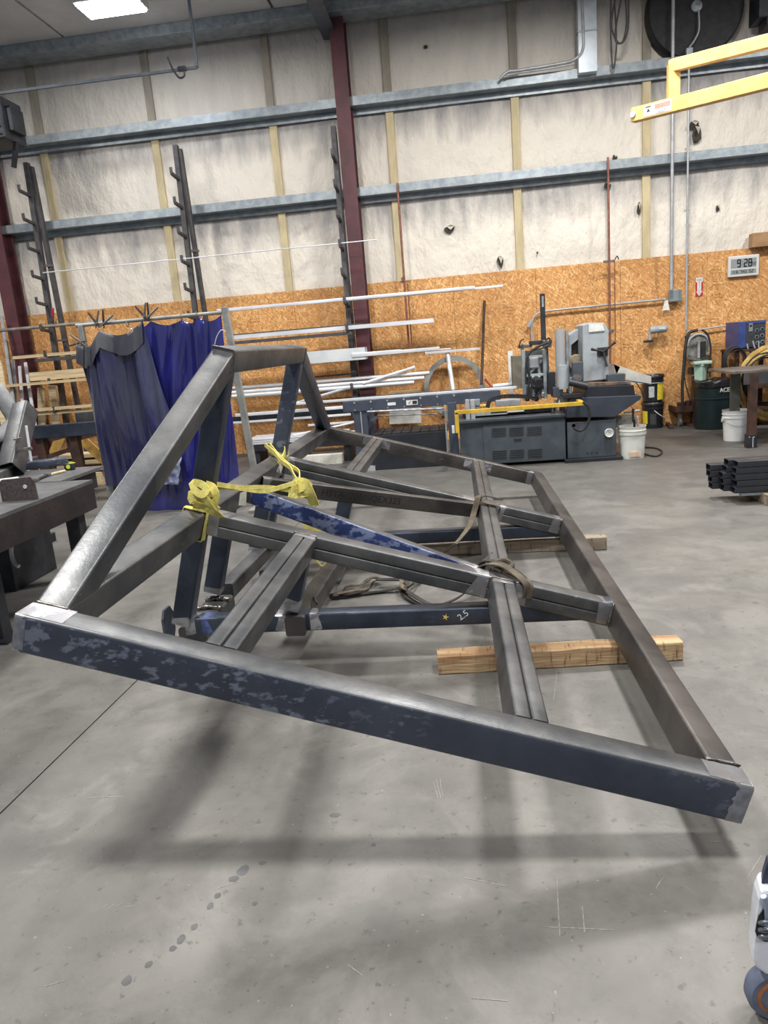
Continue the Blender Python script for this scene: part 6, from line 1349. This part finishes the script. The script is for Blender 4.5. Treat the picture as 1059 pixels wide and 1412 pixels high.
for (pts, w_, nm) in (([(402, 670, 4.24), (408, 662, 4.22), (420, 662, 4.2), (428, 669, 4.2), (422, 673, 4.18), (408, 672, 4.2)], .024, 'choker_knot'),
                  ([(404, 679, 4.2), (412, 672, 4.18), (422, 672, 4.17), (428, 682, 4.17), (434, 697, 4.2)], .062, 'choker_knot'), ([(398, 682, 4.2), (410, 684, 4.18), (424, 681, 4.18)], .03, 'choker_knot'),
                  ([(413, 700, 4.35), (420, 716, 4.33), (429, 733, 4.33)], .055, 'hanging_tail'), ([(428, 708, 4.36), (434, 720, 4.34), (440, 733, 4.34)], .048, 'hanging_tail'), ([(433, 760, 4.0), (436, 772, 4.0), (444, 780, 4.0), (450, 774, 4.0), (450, 765, 4.0)], .010, 'hanging_tail')):
    fold(pts, w_, nm)
ring_around(hs_, v2_, .02, .058, .058, .02, .04, ys)
M_tag = mat('white_sling_tag', (226, 226, 220), (206, 206, 198), 20, .7)
for P in ([(331, 680), (340, 677), (339, 697), (329, 697)], [(386, 640), (392, 638), (387, 653), (380, 650)]):
    Yt = 3.5 if P[0][0] < 350 else 4.72; MB().prism([at(a, b, Yt) for a, b in P], (0, .003, 0)).build('sling_tag', M_tag, ys)
# olive slings
os_ = thing('olive_sling', 'olive web sling looped over the far purlin and draped to the floor', 'sling', tuple(F(.62, 2.9, 0)))
L1 = [F(.70, 2.98, .012), F(.62, 2.98, .02), F(.55, 2.98, .006), F(.53, 2.98, -.06), F(.52, 2.97, -.12)]
band([F(.72, 2.99, -.08), F(.70, 2.99, .008), F(.62, 3.0, .014), F(.545, 3.0, .01), F(.54, 3.01, -.04)], .07, M_oliv, os_, 'wrap', side=TV)
def onl(p, z): return atz(p[0], p[1], z)
dr = [F(.69, 2.98, .016), at(660, 690, 4.85), at(654, 705, 4.8), at(649, 722, 4.72), at(638, 738, 4.6), at(624, 753, 4.42)]
dr[-1].z = max(dr[-1].z, .12)
band([dr[0], dr[1]+V((0, 0, .03)), dr[2], dr[3], dr[4], dr[5], atz(600, 772, .03), atz(580, 788, .01), atz(566, 797, .008)], .038, M_oliv, os_, 'sling_leg', side=(.8, .2, .3))
band([F(.69, 3.0, .02), at(668, 684, 4.95), at(680, 686, 4.98), at(692, 689, 5.02)], .03, M_blkweb, os_, 'sling_leg', side=TV)
os2 = thing('olive_sling', 'olive and black web sling wound round the near tube joint and coiled on the floor', 'sling', tuple(F(.65, 1.6, 0)))
for i, (dv, ds, m_) in enumerate(((.0, 0, M_oliv), (.035, .01, M_blkweb), (-.03, .015, M_oliv))):
    P = [F(.74+ds, T1+.13+dv, -.07), F(.70+ds, T1+.10+dv, .012), F(.63+ds, T1+.06+dv, .022+.01*i), F(.56+ds, T1-.0+dv, .016+.01*i), F(.50+ds, T1-.055+dv*.5, .004), F(.49+ds, T1-.065, -.06)]
    band(P, .035, m_, os2, 'wrap', side=(1, .6, 0), t=.007)
MB().tube(bez([F(.66, T1+.12, .02), F(.62, T1+.12, .045), F(.58, T1+.09, .04), F(.60, T1+.05, .03), F(.65, T1+.07, .035)], 5), .014, 8).build('knot', M_oliv, os2, smooth=True)
band([F(.74, T1+.15, -.03), at(680, 765, 3.7), at(668, 776, 3.8), at(662, 790, 3.9)], .03, M_blkweb, os2, 'sling_leg', side=TV)
def floorband(pts, w_, m_, z=.012, nm='floor_loop', **k): band([atz(a, b, z+(c if c else 0)) for a, b, c in pts], w_, m_, os2, nm, side=(0, 0, 1) if k.get('edge') else (.3, 1, 0), t=.006)
floorband([(650, 806, .06), (640, 818, .03), (624, 828, .01), (600, 836, 0), (580, 834, 0), (560, 822, .01), (552, 812, .02)], .03, M_blkweb)
floorband([(600, 836, .01), (585, 830, .02), (565, 818, .02), (553, 811, .02)], .03, M_blkweb, .02)
floorband([(553, 810, .02), (530, 815, 0), (505, 818, 0), (480, 822, 0), (458, 824, 0), (461, 819, .01), (480, 820, .01), (500, 815, .02)], .035, M_blkweb)
floorband([(458, 821, .01), (470, 818, .02), (490, 814, .01), (505, 812, 0), (516, 802, .01), (522, 798, .02), (512, 797, .02), (498, 806, .02), (482, 808, .01), (474, 813, .01)], .028, M_oliv, .016)
floorband([(520, 799, .03), (540, 799, .03), (556, 800, .04), (560, 806, .04), (554, 813, .03)], .045, M_blkweb, .02)
floorband([(583, 796, .01), (570, 804, .02), (558, 812, .04), (554, 804, .05), (556, 796, .05), (566, 792, .03), (574, 790, .02)], .028, M_oliv, .02)
# ================================================================ CASTER TROLLEY (bottom right)
YT_ = 1.36
ck_ = thing('caster_guard_trolley', 'white moulded caster housing with spring and orange wheel at the bottom right corner', 'caster', (.62, 1.4, 0))
P = [(1047, 1228), (1041, 1242), (1038, 1262), (1036, 1290), (1033.5, 1312), (1033.5, 1326), (1038, 1336), (1050, 1345), (1066, 1350), (1110, 1352), (1130, 1226)]
PP = [at(a+5, b, YT_) for a, b in P]
M_wh = mat('glossy_white_moulding', (226, 230, 240), None, rough=.3, coat=.4, bump=.01)
MB().prism(PP, (.012, .06, 0)).build('housing', M_wh, ck_, bev=.009)
rc = [(1052, 1254), (1046, 1262), (1043, 1272), (1041, 1284), (1044, 1292), (1054, 1298), (1090, 1298), (1090, 1254)]
MB().prism([at(a, b, YT_-.001) for a, b in rc], (0, -.0015, 0)).build('recess', mat('recess_dark', (50, 52, 58), None, rough=.6), ck_)
MB().tube([at(1067+10*math.cos(a)*2.0, 1268+a*1.55+4*math.sin(a), YT_-.02+.01*math.sin(a)) for a in [i*.4 for i in range(48)]], .0035, 8).build('spring', mat('spring_steel', (140, 146, 156), None, rough=.3, metal=.8), ck_, smooth=True)
MB().tube([at(1053, 1236, YT_-.02), at(1058, 1244, YT_-.02), at(1059, 1276, YT_-.02)], .006, 10).build('lever_rod', mat('pale_rod', (150, 164, 186), None, rough=.3, metal=.4), ck_, smooth=True)
MB().prism([at(a, b, YT_+.02) for a, b in ((1048, 1232), (1052, 1210), (1058, 1190), (1120, 1190), (1120, 1232))], (.01, .03, 0)).build('upper_bracket', mat('blue_black_bracket', (54, 64, 88), (40, 46, 64), 12, .4), ck_, bev=.005)
hc = at(1069, 1372, YT_+.02); r_ = hc.z
r_ = .064; hc.z = r_
MB().lathe([(r_*.55, -.018), (r_*.9, -.02), (r_, -.008), (r_, .012), (r_*.9, .022), (r_*.55, .02)], hc, 40, (0, -1, 0)).build('tyre', mat('grey_blue_rubber', (104, 114, 134), (88, 96, 116), 18, .6), ck_, smooth=True, ang=60)
hub = MB().lathe([(r_*.70, -.0), (r_*.72, .021), (r_*.62, .024), (r_*.60, .012)], hc, 32, (0, -1, 0)).build('hub', mat('orange_brown_hub', (176, 110, 56), (140, 84, 44), 14, .5), ck_, smooth=True, ang=40)
MB().cyl(hc+V((0, .01, 0)), hc+V((0, -.010, 0)), r_*.62, n=32).build('hub_disc', mat('brown_hub_disc', (120, 72, 40), None, rough=.6), hub)
for k in range(6):
    a = k*1.0472; MB().beam(hc+V((math.cos(a)*.008, -.014, math.sin(a)*.008)), hc+V((math.cos(a)*r_*.55, -.016, math.sin(a)*r_*.55)), .006, .008, (0, 1, 0)).build('spoke', MATS['orange_brown_hub'], hub)
MB().cyl(hc+V((0, .03, 0)), hc+V((0, -.026, 0)), .010, n=16).build('axle', M_conduit, ck_, smooth=True)
